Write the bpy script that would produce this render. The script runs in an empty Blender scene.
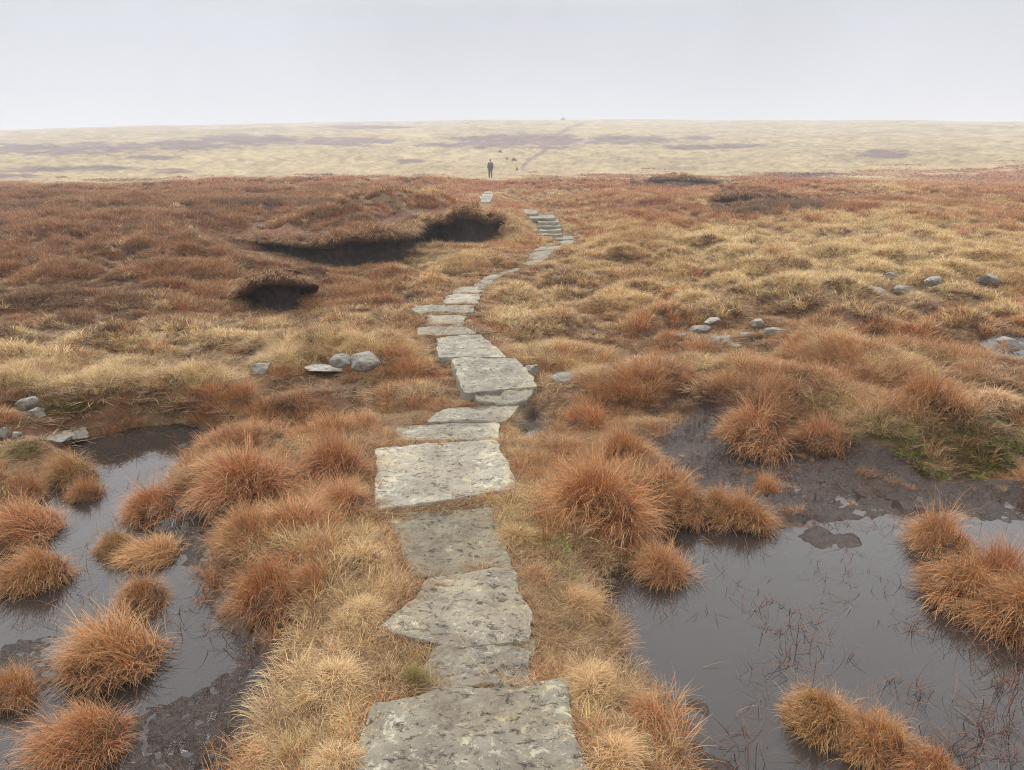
import bpy, math, random
import numpy as np
from mathutils import Vector

rng = np.random.default_rng(7)
random.seed(7)
scene = bpy.context.scene
COL = scene.collection
R = math.radians

# ------------------------------------------------------------------ camera
F, CX, CY, EYE = 760.0, 512.0, 385.0, 1.6
PITCH = math.atan(225.0 / F)
cam_d = bpy.data.cameras.new('camera')
cam_d.sensor_width = 36.0
cam_d.lens = F / 1024.0 * 36.0
cam_d.clip_start, cam_d.clip_end = 0.05, 5000
cam = bpy.data.objects.new('camera', cam_d)
cam.location = (0, 0, EYE)
cam.rotation_euler = (R(90) - PITCH, 0, 0)
COL.objects.link(cam)
scene.camera = cam
CP, SP = math.cos(PITCH), math.sin(PITCH)


def at(px, py, z=0.0):
    """the point of height z seen at a pixel"""
    u, v = (px - CX) / F, (CY - py) / F
    dx, dy, dz = u, CP + v * SP, -SP + v * CP
    t = (z - EYE) / dz
    return np.array([dx * t, dy * t, z])


def proj(x, y, z):
    yy, zz = y, z - EYE
    dep = np.maximum(yy * CP - zz * SP, 0.05)
    up = yy * SP + zz * CP
    return CX + F * x / dep, CY - F * up / dep


# ------------------------------------------------------------------ noise
def _hash(ix, iy, seed):
    h = (ix.astype(np.int64) * 374761393 + iy.astype(np.int64) * 668265263 + seed * 1442695041) & 0x7fffffff
    h = ((h ^ (h >> 13)) * 1274126177) & 0x7fffffff
    h = (h ^ (h >> 16)) & 0xffff
    return h / 65535.0


def vnoise(x, y, seed=0):
    ix, iy = np.floor(x), np.floor(y)
    fx, fy = x - ix, y - iy
    fx, fy = fx * fx * fx * (fx * (6 * fx - 15) + 10), fy * fy * fy * (fy * (6 * fy - 15) + 10)
    ix, iy = ix.astype(np.int64), iy.astype(np.int64)
    a, b = _hash(ix, iy, seed), _hash(ix + 1, iy, seed)
    c, d = _hash(ix, iy + 1, seed), _hash(ix + 1, iy + 1, seed)
    return (a * (1 - fx) + b * fx) * (1 - fy) + (c * (1 - fx) + d * fx) * fy


def fbm(x, y, seed=0, octv=4, gain=0.5):
    """about -1..1"""
    s, amp, tot = 0.0, 1.0, 0.0
    ca, sa = math.cos(0.6), math.sin(0.6)
    for k in range(octv):
        s = s + amp * (vnoise(x, y, seed + k * 17) * 2 - 1)
        tot += amp
        amp *= gain
        x, y = (x * ca - y * sa) * 2.03 + 5.3, (x * sa + y * ca) * 2.03 - 3.1
    return s / tot * 1.6


def sstep(a, b, x):
    t = np.clip((x - a) / (b - a), 0, 1)
    return t * t * (3 - 2 * t)


def sdf_poly(x, y, poly):
    """signed distance to a polygon, negative inside"""
    poly = np.asarray(poly)[:, :2]
    d = np.full(x.shape, 1e9)
    inside = np.zeros(x.shape, bool)
    n = len(poly)
    for i in range(n):
        ax, ay = poly[i]
        bx, by = poly[(i + 1) % n]
        ex, ey = bx - ax, by - ay
        wx, wy = x - ax, y - ay
        t = np.clip((wx * ex + wy * ey) / (ex * ex + ey * ey + 1e-12), 0, 1)
        d = np.minimum(d, np.hypot(wx - ex * t, wy - ey * t))
        if ay != by:
            c = ((ay > y) != (by > y)) & (x < ex * (y - ay) / (by - ay) + ax)
            inside ^= c
    return np.where(inside, -d, d)


# ------------------------------------------------------------------ the flagstones, pools, banks laid out on the moor
# corner pixels TL TR BR BL, height of the top, thickness
SLABS = [
    ([(372, 704), (450, 688), (562, 681), (594, 800), (352, 795)], 0.05, 'broad flagstone thick with pale lichen and chipped ridges, at the camera end of the path'),
    ([(440, 648), (533, 640), (522, 681), (422, 687)], 0.035, 'small grey flagstone wedged between the widest lichened one and the two-toned one'),
    ([(432, 577), (511, 570), (531, 618), (524, 638), (450, 642), (384, 627)], 0.04, 'two-toned flagstone with a smooth dark rippled corner and pale lichen dots'),
    ([(390, 513), (490, 506), (510, 568), (414, 574)], 0.035, 'rough brownish flagstone just before the big pale square one'),
    ([(377, 448), (495, 439), (514, 487), (378, 508)], 0.05, 'big pale square flagstone with faint bluish damp patches'),
    ([(399, 426), (497, 422), (498, 440), (397, 438)], 0.04, 'long narrow flagstone butting the far edge of the big pale square one'),
    ([(442, 410), (521, 402), (502, 420), (426, 421)], 0.045, 'tapered flagstone fringed with straw moss, second behind the big square one'),
    ([(472, 392), (535, 388), (521, 402), (482, 403)], 0.06, 'low front flagstone tucked against the foot of the raised one'),
    ([(451, 358), (516, 358), (537, 386), (466, 391)], 0.19, 'raised flagstone showing its thick grey side to the moor'),
    ([(438, 338), (480, 334), (505, 356), (440, 356)], 0.15, 'flagstone directly behind the raised one, its edge mossy'),
    ([(419, 328), (460, 325), (476, 333), (419, 334)], 0.10, 'wide thin flagstone with a crumbled straight front, second behind the raised one'),
    ([(428, 315.5), (464, 315.5), (463, 323.5), (429, 324)], 0.10, 'short grey flagstone, third behind the raised one'),
    ([(415, 305), (472, 305), (474, 312), (415, 312)], 0.11, 'widest cross-laid flagstone where the path bends, jutting out over the grass'),
    ([(450, 294.5), (482.5, 292.5), (476, 303), (441, 303)], 0.09, 'slanting flagstone just past the wide cross-laid one'),
    ([(459, 287.5), (486, 287), (482, 292), (452, 294)], 0.08, 'second slanting flagstone past the wide cross-laid one'),
    ([(480, 280.5), (495, 279.5), (486, 286.5), (472, 287)], 0.06, 'third slanting flagstone past the cross-laid one, narrow and pale'),
    ([(491, 274.5), (505, 273.7), (495, 279), (482, 279.7)], 0.05, 'fourth slanting flagstone past the cross-laid one, sunk in straw grass'),
    ([(514, 269), (528, 266), (508, 273.3), (497, 274)], 0.04, 'long thin flagstone before the path bends towards the steps'),
    ([(529, 260), (545, 259), (537, 265.3), (527, 266)], 0.03, 'small flagstone at the lower end of the pale stretch below the steps'),
    ([(531, 251.5), (555, 249.3), (546, 258.7), (529, 259.3)], 0.03, 'large pale flagstone in the middle of the stretch below the steps'),
    ([(541, 246.2), (562, 245.6), (555, 249), (533, 251)], 0.02, 'pale flagstone at the upper end of the stretch below the steps'),
    ([(563, 240.2), (573, 240.2), (572, 243.6), (562, 244.5)], 0.02, 'small bright flagstone set aside at the turn under the steps'),
    ([(555, 236), (572, 236), (573, 239), (556, 239.3)], 0.04, 'bottom step of the short flight of flagstones'),
    ([(539, 231.2), (561, 231), (562, 234.4), (539, 234.6)], 0.10, 'second step from the bottom of the flagstone flight'),
    ([(540, 227.2), (560, 227), (561, 230), (540, 230.3)], 0.17, 'third step from the bottom of the flagstone flight'),
    ([(538, 223), (559, 223), (560, 226), (538, 226.2)], 0.24, 'fourth step of the flagstone flight, halfway up the bank'),
    ([(537, 219.2), (557, 219), (558, 222), (537, 222.2)], 0.31, 'third step from the top of the flagstone flight'),
    ([(529, 214.8), (553, 214.8), (555, 218), (531, 218.2)], 0.38, 'second step from the top of the flagstone flight'),
    ([(523, 209.5), (534, 209.5), (538, 213.3), (526, 213.6)], 0.44, 'top step of the flagstone flight, pale and narrow'),
    ([(481, 199.2), (491.5, 199), (490, 202), (481, 202.2)], 0.22, 'lowest flagstone of the distant pale stretch below the walker'),
    ([(480, 196.3), (492.5, 196.2), (492, 198.5), (480, 198.7)], 0.21, 'second flagstone up the distant pale stretch below the walker'),
    ([(482, 193.7), (493, 193.6), (493, 195.6), (482, 195.8)], 0.20, 'third flagstone up the distant pale stretch below the walker'),
    ([(485, 191.3), (492, 191.3), (492.5, 193), (484, 193.2)], 0.18, 'topmost narrow flagstone of the distant pale stretch below the walker'),
    ([(489, 177.9), (497, 177.9), (498, 180.6), (489, 180.8)], -0.1, 'flagstone under the feet of the distant walker'),
]
for s in SLABS:
    pass
TILT = {7: (0.085, 0.085, 0.06, 0.06), 8: (0.135, 0.135, 0.105, 0.105), 9: (0.10, 0.10, 0.12, 0.12)}   # heights of far and near corners of the tilted ones
SLAB_W = []
for i, (pts, z, _) in enumerate(SLABS):
    hz_ = TILT.get(i, (z,) * len(pts))
    SLAB_W.append(np.array([at(px, py, q) for (px, py), q in zip(pts, hz_)]))
SLAB_Z = [float(P[:, 2].mean()) for P in SLAB_W]

POOL_Z = -0.105
LEFT_POOL = [at(px, py, POOL_Z) for px, py in [(-70, 520), (0, 508), (40, 492), (80, 464), (84, 442), (140, 430), (176, 426), (235, 427), (300, 425),
             (338, 424), (325, 440), (262, 444), (200, 452), (178, 472), (165, 500), (180, 530), (212, 545), (205, 580), (222, 610), (262, 640), (272, 672),
             (240, 700), (215, 740), (200, 900), (-200, 960), (-500, 700), (-300, 560)]]
RIGHT_POOL = [at(px, py, POOL_Z) for px, py in [(622, 600), (612, 585), (640, 560), (650, 535), (680, 526), (740, 531), (850, 522), (900, 515), (960, 508), (1060, 508),
              (1180, 560), (1400, 640), (1500, 800), (1200, 960), (705, 950), (682, 770), (668, 720), (640, 660)]]
FAR_Z = 0.13
FAR_POOL = [at(px, py, FAR_Z) for px, py in [(1000, 346), (1012, 338), (1060, 333), (1110, 345), (1090, 362), (1020, 363)]]
PUDDLE = [at(px, py, -0.03) for px, py in [(520, 420), (536, 413), (546, 420), (545, 432), (530, 444), (520, 436)]]
MUDS = [
    [at(px, py, POOL_Z) for px, py in [(655, 490), (690, 440), (760, 445), (830, 462), (900, 478), (1040, 486), (1050, 525), (960, 528), (900, 538), (820, 540), (740, 538), (680, 532)]],
    [at(px, py, POOL_Z) for px, py in [(655, 470), (668, 440), (700, 428), (740, 440), (735, 452), (690, 470)]],
    [at(px, py, POOL_Z) for px, py in [(190, 700), (262, 655), (285, 680), (240, 720), (215, 790), (120, 800), (135, 720)]],
    [at(px, py, POOL_Z) for px, py in [(215, 600), (270, 585), (310, 610), (285, 660), (255, 650)]],
    [at(px, py, POOL_Z) for px, py in [(178, 500), (225, 530), (220, 570), (190, 560), (165, 530)]],
    [at(px, py, POOL_Z) for px, py in [(0, 655), (40, 640), (30, 690), (-20, 700)]],
]

# edge lines of the peat hags (pixel of the foot, base height, face height)
HAGS = {
    'main': [(236, 244, 0.10), (262, 252, 0.20), (300, 262, 0.30), (335, 270, 0.40), (358, 268, 0.42), (385, 266, 0.42), (404, 262, 0.36), (418, 246, 0.40),
             (440, 243, 0.45), (466, 248, 0.52), (490, 244, 0.5), (505, 239, 0.35)],
    'hole': [(246, 306, 0.12), (257, 312, 0.34), (280, 313, 0.36), (300, 308, 0.30), (309, 300, 0.12)],
    'strip': [(632, 187, 0.1), (650, 188, 0.5), (690, 188, 0.6), (722, 187, 0.3), (735, 186, 0.1)],
    'ledge': [(690, 211, 0.1), (715, 213, 0.42), (750, 212, 0.55), (790, 211, 0.45), (815, 209, 0.1)],
}
HAG_W = {}
for k, pts in HAGS.items():
    ln = np.array([list(at(px, py, -0.03)) + [h] for px, py, h in pts])
    # resample
    t = np.arange(len(ln))
    n = len(ln) * 9
    tt = np.linspace(0, len(ln) - 1, n)
    HAG_W[k] = np.stack([np.interp(tt, t, ln[:, j]) for j in range(4)], 1)


def dist_line(x, y, ln):
    """distance, side (+ behind the line, away from the camera), height"""
    best = np.full(x.shape, 1e9)
    side = np.zeros(x.shape)
    hh = np.zeros(x.shape)
    for i in range(len(ln) - 1):
        ax, ay, bx, by = ln[i, 0], ln[i, 1], ln[i + 1, 0], ln[i + 1, 1]
        ex, ey = bx - ax, by - ay
        wx, wy = x - ax, y - ay
        t = np.clip((wx * ex + wy * ey) / (ex * ex + ey * ey), 0, 1)
        d = np.hypot(wx - ex * t, wy - ey * t)
        m = d < best
        best = np.where(m, d, best)
        side = np.where(m, ex * wy - ey * wx, side)
        hh = np.where(m, ln[i, 3] * (1 - t) + ln[i + 1, 3] * t, hh)
    return best, np.sign(side), hh


def ridge_z(x, y):
    az = np.arctan2(x, np.maximum(y, 1.0))
    px = np.tan(np.clip(az, -1.1, 1.1)) * F * (CP + 0.345 * SP) + CX
    yr = 119.5 + 10.5 * np.clip((560 - px) / 560, 0, 1.6) ** 1.5 + 2.0 * np.clip((px - 700) / 324, 0, 1.5)
    yr = yr + 0.5 * fbm(px / 70, px * 0, 91, 3)
    u, v = (px - CX) / F, (CY - yr) / F
    return (-SP + v * CP) / np.hypot(u, CP + v * SP)


D_RIDGE = 430.0


def billow(x, y, d):
    """rounded hummocks with narrow gaps between, 0..1"""
    a = np.abs(fbm(x / 0.85, y / 0.85, 25, 2))
    b = np.abs(fbm(x / 2.4, y / 2.4, 27, 2))
    w = sstep(9, 26, d)
    return np.clip(a * (1 - w) + b * w * 1.5, 0, 1.3)


def hag_near(x, y):
    """height of the turf edge over the banks (or nan) and how bare the foot in front of them is"""
    top = np.full(x.shape, np.nan)
    bare = np.zeros(x.shape)
    for k, ln in HAG_W.items():
        m = (x > ln[:, 0].min() - 1.5) & (x < ln[:, 0].max() + 1.5) & (y > ln[:, 1].min() - 2.5) & (y < ln[:, 1].max() + 1.5)
        if not m.any():
            continue
        dd, sd, hh = dist_line(x[m], y[m], ln)
        inx = (x[m] > ln[0, 0] + .05) & (x[m] < ln[-1, 0] - .05)
        t_ = np.where(inx & (((sd > 0) & (dd < 0.55)) | ((sd <= 0) & (dd < 0.07))), -0.03 + hh * (1.2 if k in ('main', 'hole') else 1.0), np.nan)
        top[m] = np.where(np.isnan(t_), top[m], t_)
        b_ = np.where(inx & (sd <= 0) & (dd >= 0.07), sstep(0.9 + 0.05 * ln[:, 1].mean(), 0.2, dd), 0)
        bare[m] = np.maximum(bare[m], b_)
    return top, bare


def terrain(x, y):
    """height, mud mask, pool distance, slab distance, of the moor"""
    d = np.hypot(x, y)
    z = 0.05 * fbm(x / 2.3, y / 2.3, 3, 3) * sstep(1.0, 5, d)
    z += 0.20 * fbm(x / 8.0, y / 8.0, 11, 3) * sstep(6, 16, d)
    # hummocks of the tussocky turf
    hum = fbm(x / 0.42, y / 0.42, 21, 2)
    z += (0.035 * np.maximum(hum, -0.2)) * sstep(25, 8, d)
    z += 0.19 * billow(x, y, d) * sstep(2.2, 6.0, d) - 0.03 * sstep(2.2, 6, d)
    z += 0.20 * fbm(x / 22.0, y / 22.0, 31, 3) * sstep(18, 40, d) * sstep(90, 60, d)
    # the walker's stretch of the path lies in a slight dip
    z -= 0.22 * np.exp(-((x + 1.9 * y / 68) / 3.0) ** 2) * sstep(20, 30, y) * sstep(90, 70, y)
    # left heath stands a little higher than the path
    z += 0.22 * sstep(-1.2, -5, x) * sstep(8, 13, y) * sstep(55, 22, y)
    z += 0.12 * sstep(1.2, 3.0, x) * sstep(5.2, 7.0, y) * sstep(60, 30, y)
    # bank beyond the right pool
    bank = [at(px, py, 0) for px, py in [(640, 395), (720, 375), (860, 370), (1024, 380), (1200, 380), (1200, 425), (1000, 420), (840, 425), (720, 405)]]
    z += 0.16 * sstep(0.45, -0.35, sdf_poly(x, y, bank))
    # peat hags: ground held up behind the line
    for k, ln in HAG_W.items():
        x0, x1, y0, y1 = ln[:, 0].min() - 8, ln[:, 0].max() + 8, ln[:, 1].min() - 3, ln[:, 1].max() + 9
        m = (x > x0) & (x < x1) & (y > y0) & (y < y1)
        if not m.any():
            continue
        dd, sd, hh = dist_line(x[m], y[m], ln)
        fall = {'main': 6.0, 'hole': 2.2, 'strip': 6, 'ledge': 4}[k]
        up = np.where(sd > 0, sstep(0.14, 0.26, dd) * sstep(fall, 0.5, dd), 0)
        sc = np.interp(x[m], [ln[0, 0] - .01, ln[0, 0] + .6, ln[-1, 0] - .6, ln[-1, 0] + .01], [0.0, 1, 1, 0.0])
        base = np.where(sd <= 0, sstep(1.6, 0.2, dd), sstep(1.2, 0.2, dd))
        zz = z[m]
        zz = zz * (1 - base * 0.85) + (-0.03) * base * 0.85
        z[m] = zz + up * hh * (1.2 if k in ('main', 'hole') else 1.0) * np.clip(sc, 0, 1)
    # near turf
    # path
    sd_min = np.full(x.shape, 1e9)
    num, den, wmax = np.zeros(x.shape), np.full(x.shape, 1e-9), np.zeros(x.shape)
    for si, (P, zt) in enumerate(zip(SLAB_W, SLAB_Z)):
        c = P.mean(0)
        rad = np.hypot(*(P[:, :2] - c[:2]).T).max() + 2.2
        m = (np.abs(x - c[0]) < rad) & (np.abs(y - c[1]) < rad)
        if not m.any():
            continue
        s = sdf_poly(x[m], y[m], P)
        reach = 0.5 if c[1] < 14 else 1.6
        w = sstep(reach, 0.03, s)
        drop = {7: 0.03, 8: 0.10, 9: 0.06}.get(si, 0.022 if c[1] < 14 else 0.03)
        gx = (P[:2, 2].mean() - P[-2:, 2].mean()) / (P[:2, 1].mean() - P[-2:, 1].mean())
        tgt = zt + gx * np.clip(y[m] - c[1], -0.35, 0.35) - drop - 0.045 * sstep(0.0, -0.04, s)
        kk = 1.0 / (np.maximum(s, 0.0) + 0.02) ** 3
        num[m] += kk * tgt
        den[m] += kk
        wmax[m] = np.maximum(wmax[m], w)
        sd_min[m] = np.minimum(sd_min[m], s)
    z = z * (1 - wmax) + num / den * wmax
    # trodden line between the visible stretches
    # pools and mud
    pool = np.full(x.shape, 1e9)
    nz = fbm(x / 0.16, y / 0.16, 41, 4)
    nb = fbm(x / 0.5, y / 0.5, 45, 3)
    left = np.zeros(x.shape)
    level = np.full(x.shape, POOL_Z)
    for P in (LEFT_POOL, RIGHT_POOL, FAR_POOL):
        FARP = None
        isfar = P is FAR_POOL
        P = np.array(P)
        FARP = P if isfar else None
        m = (x > P[:, 0].min() - 1) & (x < P[:, 0].max() + 1) & (y > P[:, 1].min() - 1) & (y < P[:, 1].max() + 1)
        if m.any():
            pool[m] = np.minimum(pool[m], sdf_poly(x[m], y[m], P))
            if P[:, 0].max() < 0.2:
                left[m] = 1.0
            if P is FARP:
                level[m] = FAR_Z
    pw = pool + 0.035 * nb + 0.015 * nz
    w = sstep(0.26, -0.03, pw)
    bed = level - 0.035 + 0.017 * left - 0.05 * (1 - 0.75 * left) * sstep(0, -0.3, pw) + 0.022 * nz + 0.015 * nb
    bed = bed + (1 - left) * 0.05 * sstep(-0.55, -0.05, pw) * np.clip(nb + 0.5 * nz, 0, 1)
    z = z * (1 - w) + bed * w
    mud = sstep(0.035, -0.03, pw)
    for i, P in enumerate(MUDS):
        P = np.array(P)
        m = (x > P[:, 0].min() - .6) & (x < P[:, 0].max() + .6) & (y > P[:, 1].min() - .6) & (y < P[:, 1].max() + .6)
        if not m.any():
            continue
        s = sdf_poly(x[m], y[m], P) + (0.15 if i == 0 else 0.06) * nb[m] + (0.09 if i == 0 else 0.0) + 0.04 * nz[m]
        w = sstep(0.12, -0.30 if i == 0 else -0.06, s)
        clod = 0.6 * np.abs(fbm(x[m] / 0.13, y[m] / 0.08, 51, 4, 0.65)) + 0.5 * np.abs(fbm(x[m] / 0.045, y[m] / 0.035, 55, 2))
        lift = 0.08 if i == 1 else 0.0
        tgt = POOL_Z + 0.004 + lift + (0.075 if i < 2 else 0.12) * clod * (0.35 + 0.65 * sstep(-.3, .5, nb[m])) - 0.012
        z[m] = z[m] * (1 - w) + tgt * w
        mud[m] = np.maximum(mud[m], np.maximum(w, sstep(0.06, -0.02, s)))
    P = np.array(PUDDLE)
    m = (np.abs(x - P[:, 0].mean()) < 1) & (np.abs(y - P[:, 1].mean()) < 1)
    if m.any():
        s = sdf_poly(x[m], y[m], P) + 0.02 * nz[m]
        w = sstep(0.06, -0.02, s)
        z[m] = z[m] * (1 - w) + (-0.06 + 0.02 * nz[m]) * w
        mud[m] = np.maximum(mud[m], w)
        pool[m] = np.minimum(pool[m], s)
    # hillside beyond
    t = np.clip((d - 77) / (D_RIDGE - 77), 0, None)
    tr = ridge_z(x, y)
    zr = EYE + D_RIDGE * tr
    hz = np.where(t <= 1, -0.12 + (zr + 0.12) * (1.12 * t - 0.12 * t ** 3.0), zr - 30 * (t - 1) ** 2)
    hz = hz + 0.5 * fbm(x / 45, y / 45, 61, 2) * sstep(0.0, 0.15, t) * (1 - 0.75 * sstep(0.6, 1, t))
    w = sstep(46, 70, d)
    z = z * (1 - w) + hz * w
    return z, mud, pool, sd_min


# ------------------------------------------------------------------ which plants grow where
STRAW = [(150, 348, 250, 24, .75), (110, 378, 190, 16, .6), (355, 300, 90, 35, .25), (335, 700, 60, 95, .9), (375, 560, 45, 60, .85), (600, 700, 50, 95, .6),
         (590, 605, 45, 60, .5), (790, 262, 260, 40, .5), (800, 295, 240, 18, .35), (560, 325, 80, 55, .4), (480, 272, 90, 22, .45), (440, 262, 55, 22, .5), (995, 405, 40, 25, .35), (250, 720, 40, 60, .3),
         (430, 440, 30, 12, .5), (515, 425, 22, 30, .5), (440, 395, 40, 8, .6), (300, 330, 90, 18, .35), (540, 235, 50, 20, .2), (520, 505, 30, 30, .45), (960, 230, 160, 30, .25), (640, 235, 60, 15, .25)]
HEATH = [(70, 297, 95, 14, .85), (170, 255, 150, 30, .35), (110, 325, 110, 12, .5), (765, 206, 66, 8, 1.2), (682, 184, 50, 5, .9), (810, 174, 50, 4, .7), (820, 312, 120, 18, .45),
         (278, 280, 34, 12, .8), (345, 245, 60, 12, .4), (470, 226, 40, 7, .3), (705, 352, 40, 18, .5), (695, 418, 50, 24, .95), (660, 440, 30, 20, .6), (360, 445, 50, 30, .35), (550, 425, 40, 22, .35), (70, 208, 120, 4, .6),
         (270, 205, 90, 4, .6), (620, 208, 60, 5, .5), (860, 330, 100, 10, .4), (730, 425, 60, 18, .35), (275, 665, 22, 28, .9), (30, 395, 50, 8, .5), (60, 410, 40, 14, .4), (560, 285, 40, 8, .3),
         (640, 345, 60, 14, .25), (120, 240, 200, 10, .3)]
HILL_HEATH = [(45, 149, 75, 5), (100, 147, 45, 4), (190, 146, 40, 5), (255, 140, 50, 5), (330, 142, 45, 3.5), (375, 141, 25, 2.5), (70, 169, 60, 3), (15, 176, 30, 2), (172, 171, 18, 2), (510, 141, 50, 6),
              (555, 142, 24, 6), (625, 140, 38, 4), (697, 138, 14, 2), (690, 147, 24, 2.2), (735, 146, 22, 2), (890, 154, 30, 3.5), (360, 127, 40, 1.6), (440, 145, 20, 2), (155, 158, 22, 2), (410, 161, 14, 1.6), (320, 175, 25, 1.5), (670, 168, 24, 1.6)]
GREEN = [(935, 446, 105, 30, 1.2), (800, 425, 60, 10, .35), (415, 678, 30, 24, .7), (520, 540, 45, 18, .75), (5, 628, 20, 20, .5), (190, 350, 60, 30, .2), (375, 255, 40, 10, .6), (335, 690, 30, 10, .5), (560, 600, 18, 40, .4),
         (660, 235, 70, 12, .25), (60, 405, 60, 8, .6), (15, 450, 30, 10, .6), (650, 420, 40, 12, .2), (330, 175, 1, 1, 0), (440, 258, 30, 9, .5), (440, 320, 30, 14, .3), (700, 390, 60, 10, .25), (360, 670, 25, 10, .5)]
TRACK = [(524, 174), (522, 168), (526, 162), (535, 156), (545, 151), (549, 146), (551, 141), (556, 135), (568, 128), (582, 124)]


def blobs(lst, px, py, wob):
    o = np.zeros(px.shape)
    for b in lst:
        a = b[4] if len(b) > 4 else 1.0
        q = ((px - b[0]) / b[2]) ** 2 + ((py - b[1]) / b[3]) ** 2 + wob
        o = np.maximum(o, a * sstep(1.7, 0.25, q))
    return o


def plants(x, y, z):
    """straw, heather, green, hill weights at points of the moor"""
    px, py = proj(x, y, z)
    d = np.hypot(x, y)
    L = np.maximum(d * 0.09, 0.25)
    Lq = 2.0 ** np.round(np.log2(L))
    nA = fbm(x / Lq, y / Lq, 71, 3)
    nB = fbm(x / Lq * 2.7, y / Lq * 2.7, 77, 3)
    nC = fbm(x / 3.1, y / 3.1, 79, 3)
    st = 0.22 + blobs(STRAW, px, py, 0.8 * nA) + 0.36 * nA + 0.30 * nB
    st = st + 0.25 * sstep(200, 260, py) * sstep(330, 290, py) * (px > 540)
    # left heath is redder
    st = st - 0.22 * sstep(330, 300, py) * sstep(430, 380, px) * (py > 176)
    he = blobs(HEATH, px, py, 0.9 * nB) + 0.10 + 0.42 * nB - 0.2 * nA
    he = he + 0.31 * sstep(340, 300, py) * (px < 420)
    gr = blobs(GREEN, px, py, 0.7 * nB) + 0.12 * nB * (d < 20)
    hill = sstep(-7, 8, (178.5 - 2.5 * sstep(560, 800, px) * 1.0 - 8 * sstep(700, 1000, px) + 6 * sstep(250, 0, px)) - py + 9 * fbm(px / 60, py / 3.0, 83, 4, 0.6)) * sstep(45, 60, d)
    hh = blobs(HILL_HEATH, px, py, 1.5 * fbm(px / 16, py / 2.6, 85, 6, 0.68) - 0.35)
    tp = np.full(px.shape, 1e9)
    for (ax, ay), (bx, by) in zip(TRACK[:-1], TRACK[1:]):
        t = np.clip(((px - ax) * (bx - ax) + (py - ay) * (by - ay)) / ((bx - ax) ** 2 + (by - ay) ** 2), 0, 1)
        tp = np.minimum(tp, np.hypot(px - ax - t * (bx - ax), (py - ay - t * (by - ay)) * 1.2))
    trk = 0.95 * sstep(3.0, 0.5, tp + 0.8 * fbm(px / 4, py / 3, 87, 2)) * (d > 60)
    hh = np.maximum(hh, trk * 0.9)
    st = st * (1 - hill) + hill * (1.0 + 0.25 * nC)
    he = he * (1 - hill) + hill * hh
    gr = gr * (1 - hill)
    return np.clip(st, 0, 1), np.clip(he, 0, 1), np.clip(gr, 0, 1), hill, trk


C_STRAW = np.array([0.66, 0.49, 0.25])
C_RUST = np.array([0.46, 0.190, 0.076])
C_HEATH = np.array([0.135, 0.062, 0.046])
C_GREEN = np.array([0.13, 0.135, 0.028])
C_HILL = np.array([0.265, 0.202, 0.100])
C_HILLH = np.array([0.115, 0.075, 0.060])


# ------------------------------------------------------------------ materials
def new_mat(name):
    m = bpy.data.materials.new(name)
    m.use_nodes = True
    nt = m.node_tree
    nt.nodes.clear()
    out = nt.nodes.new('ShaderNodeOutputMaterial')
    return m, nt, out


def N(nt, typ, **kw):
    n = nt.nodes.new(typ)
    for k, v in kw.items():
        if k == 'inp':
            for kk, vv in v.items():
                n.inputs[kk].default_value = vv
        else:
            setattr(n, k, v)
    return n


def mixc(nt, a, b, fac, mode='MIX'):
    n = N(nt, 'ShaderNodeMix', data_type='RGBA', blend_type=mode)
    for sock, v in ((n.inputs[0], fac), (n.inputs[6], a), (n.inputs[7], b)):
        if hasattr(v, 'is_output'):
            nt.links.new(v, sock)
        elif isinstance(v, (int, float)):
            sock.default_value = v
        else:
            sock.default_value = (*v, 1)
    return n.outputs[2]


def mmath(nt, op, a, b=0.0, clamp=False):
    n = N(nt, 'ShaderNodeMath', operation=op, use_clamp=clamp)
    for s, v in ((n.inputs[0], a), (n.inputs[1], b)):
        if hasattr(v, 'is_output'):
            nt.links.new(v, s)
        else:
            s.default_value = v
    return n.outputs[0]


def maprange(nt, v, a, b, c=0.0, d=1.0):
    n = N(nt, 'ShaderNodeMapRange', inp={1: a, 2: b, 3: c, 4: d})
    nt.links.new(v, n.inputs[0])
    return n.outputs[0]


def noise(nt, vec, scale, detail=4, rough=0.6, dist=0.0):
    n = N(nt, 'ShaderNodeTexNoise', inp={'Scale': scale, 'Detail': detail, 'Roughness': rough, 'Distortion': dist})
    nt.links.new(vec, n.inputs['Vector'])
    return n.outputs['Fac']


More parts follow.
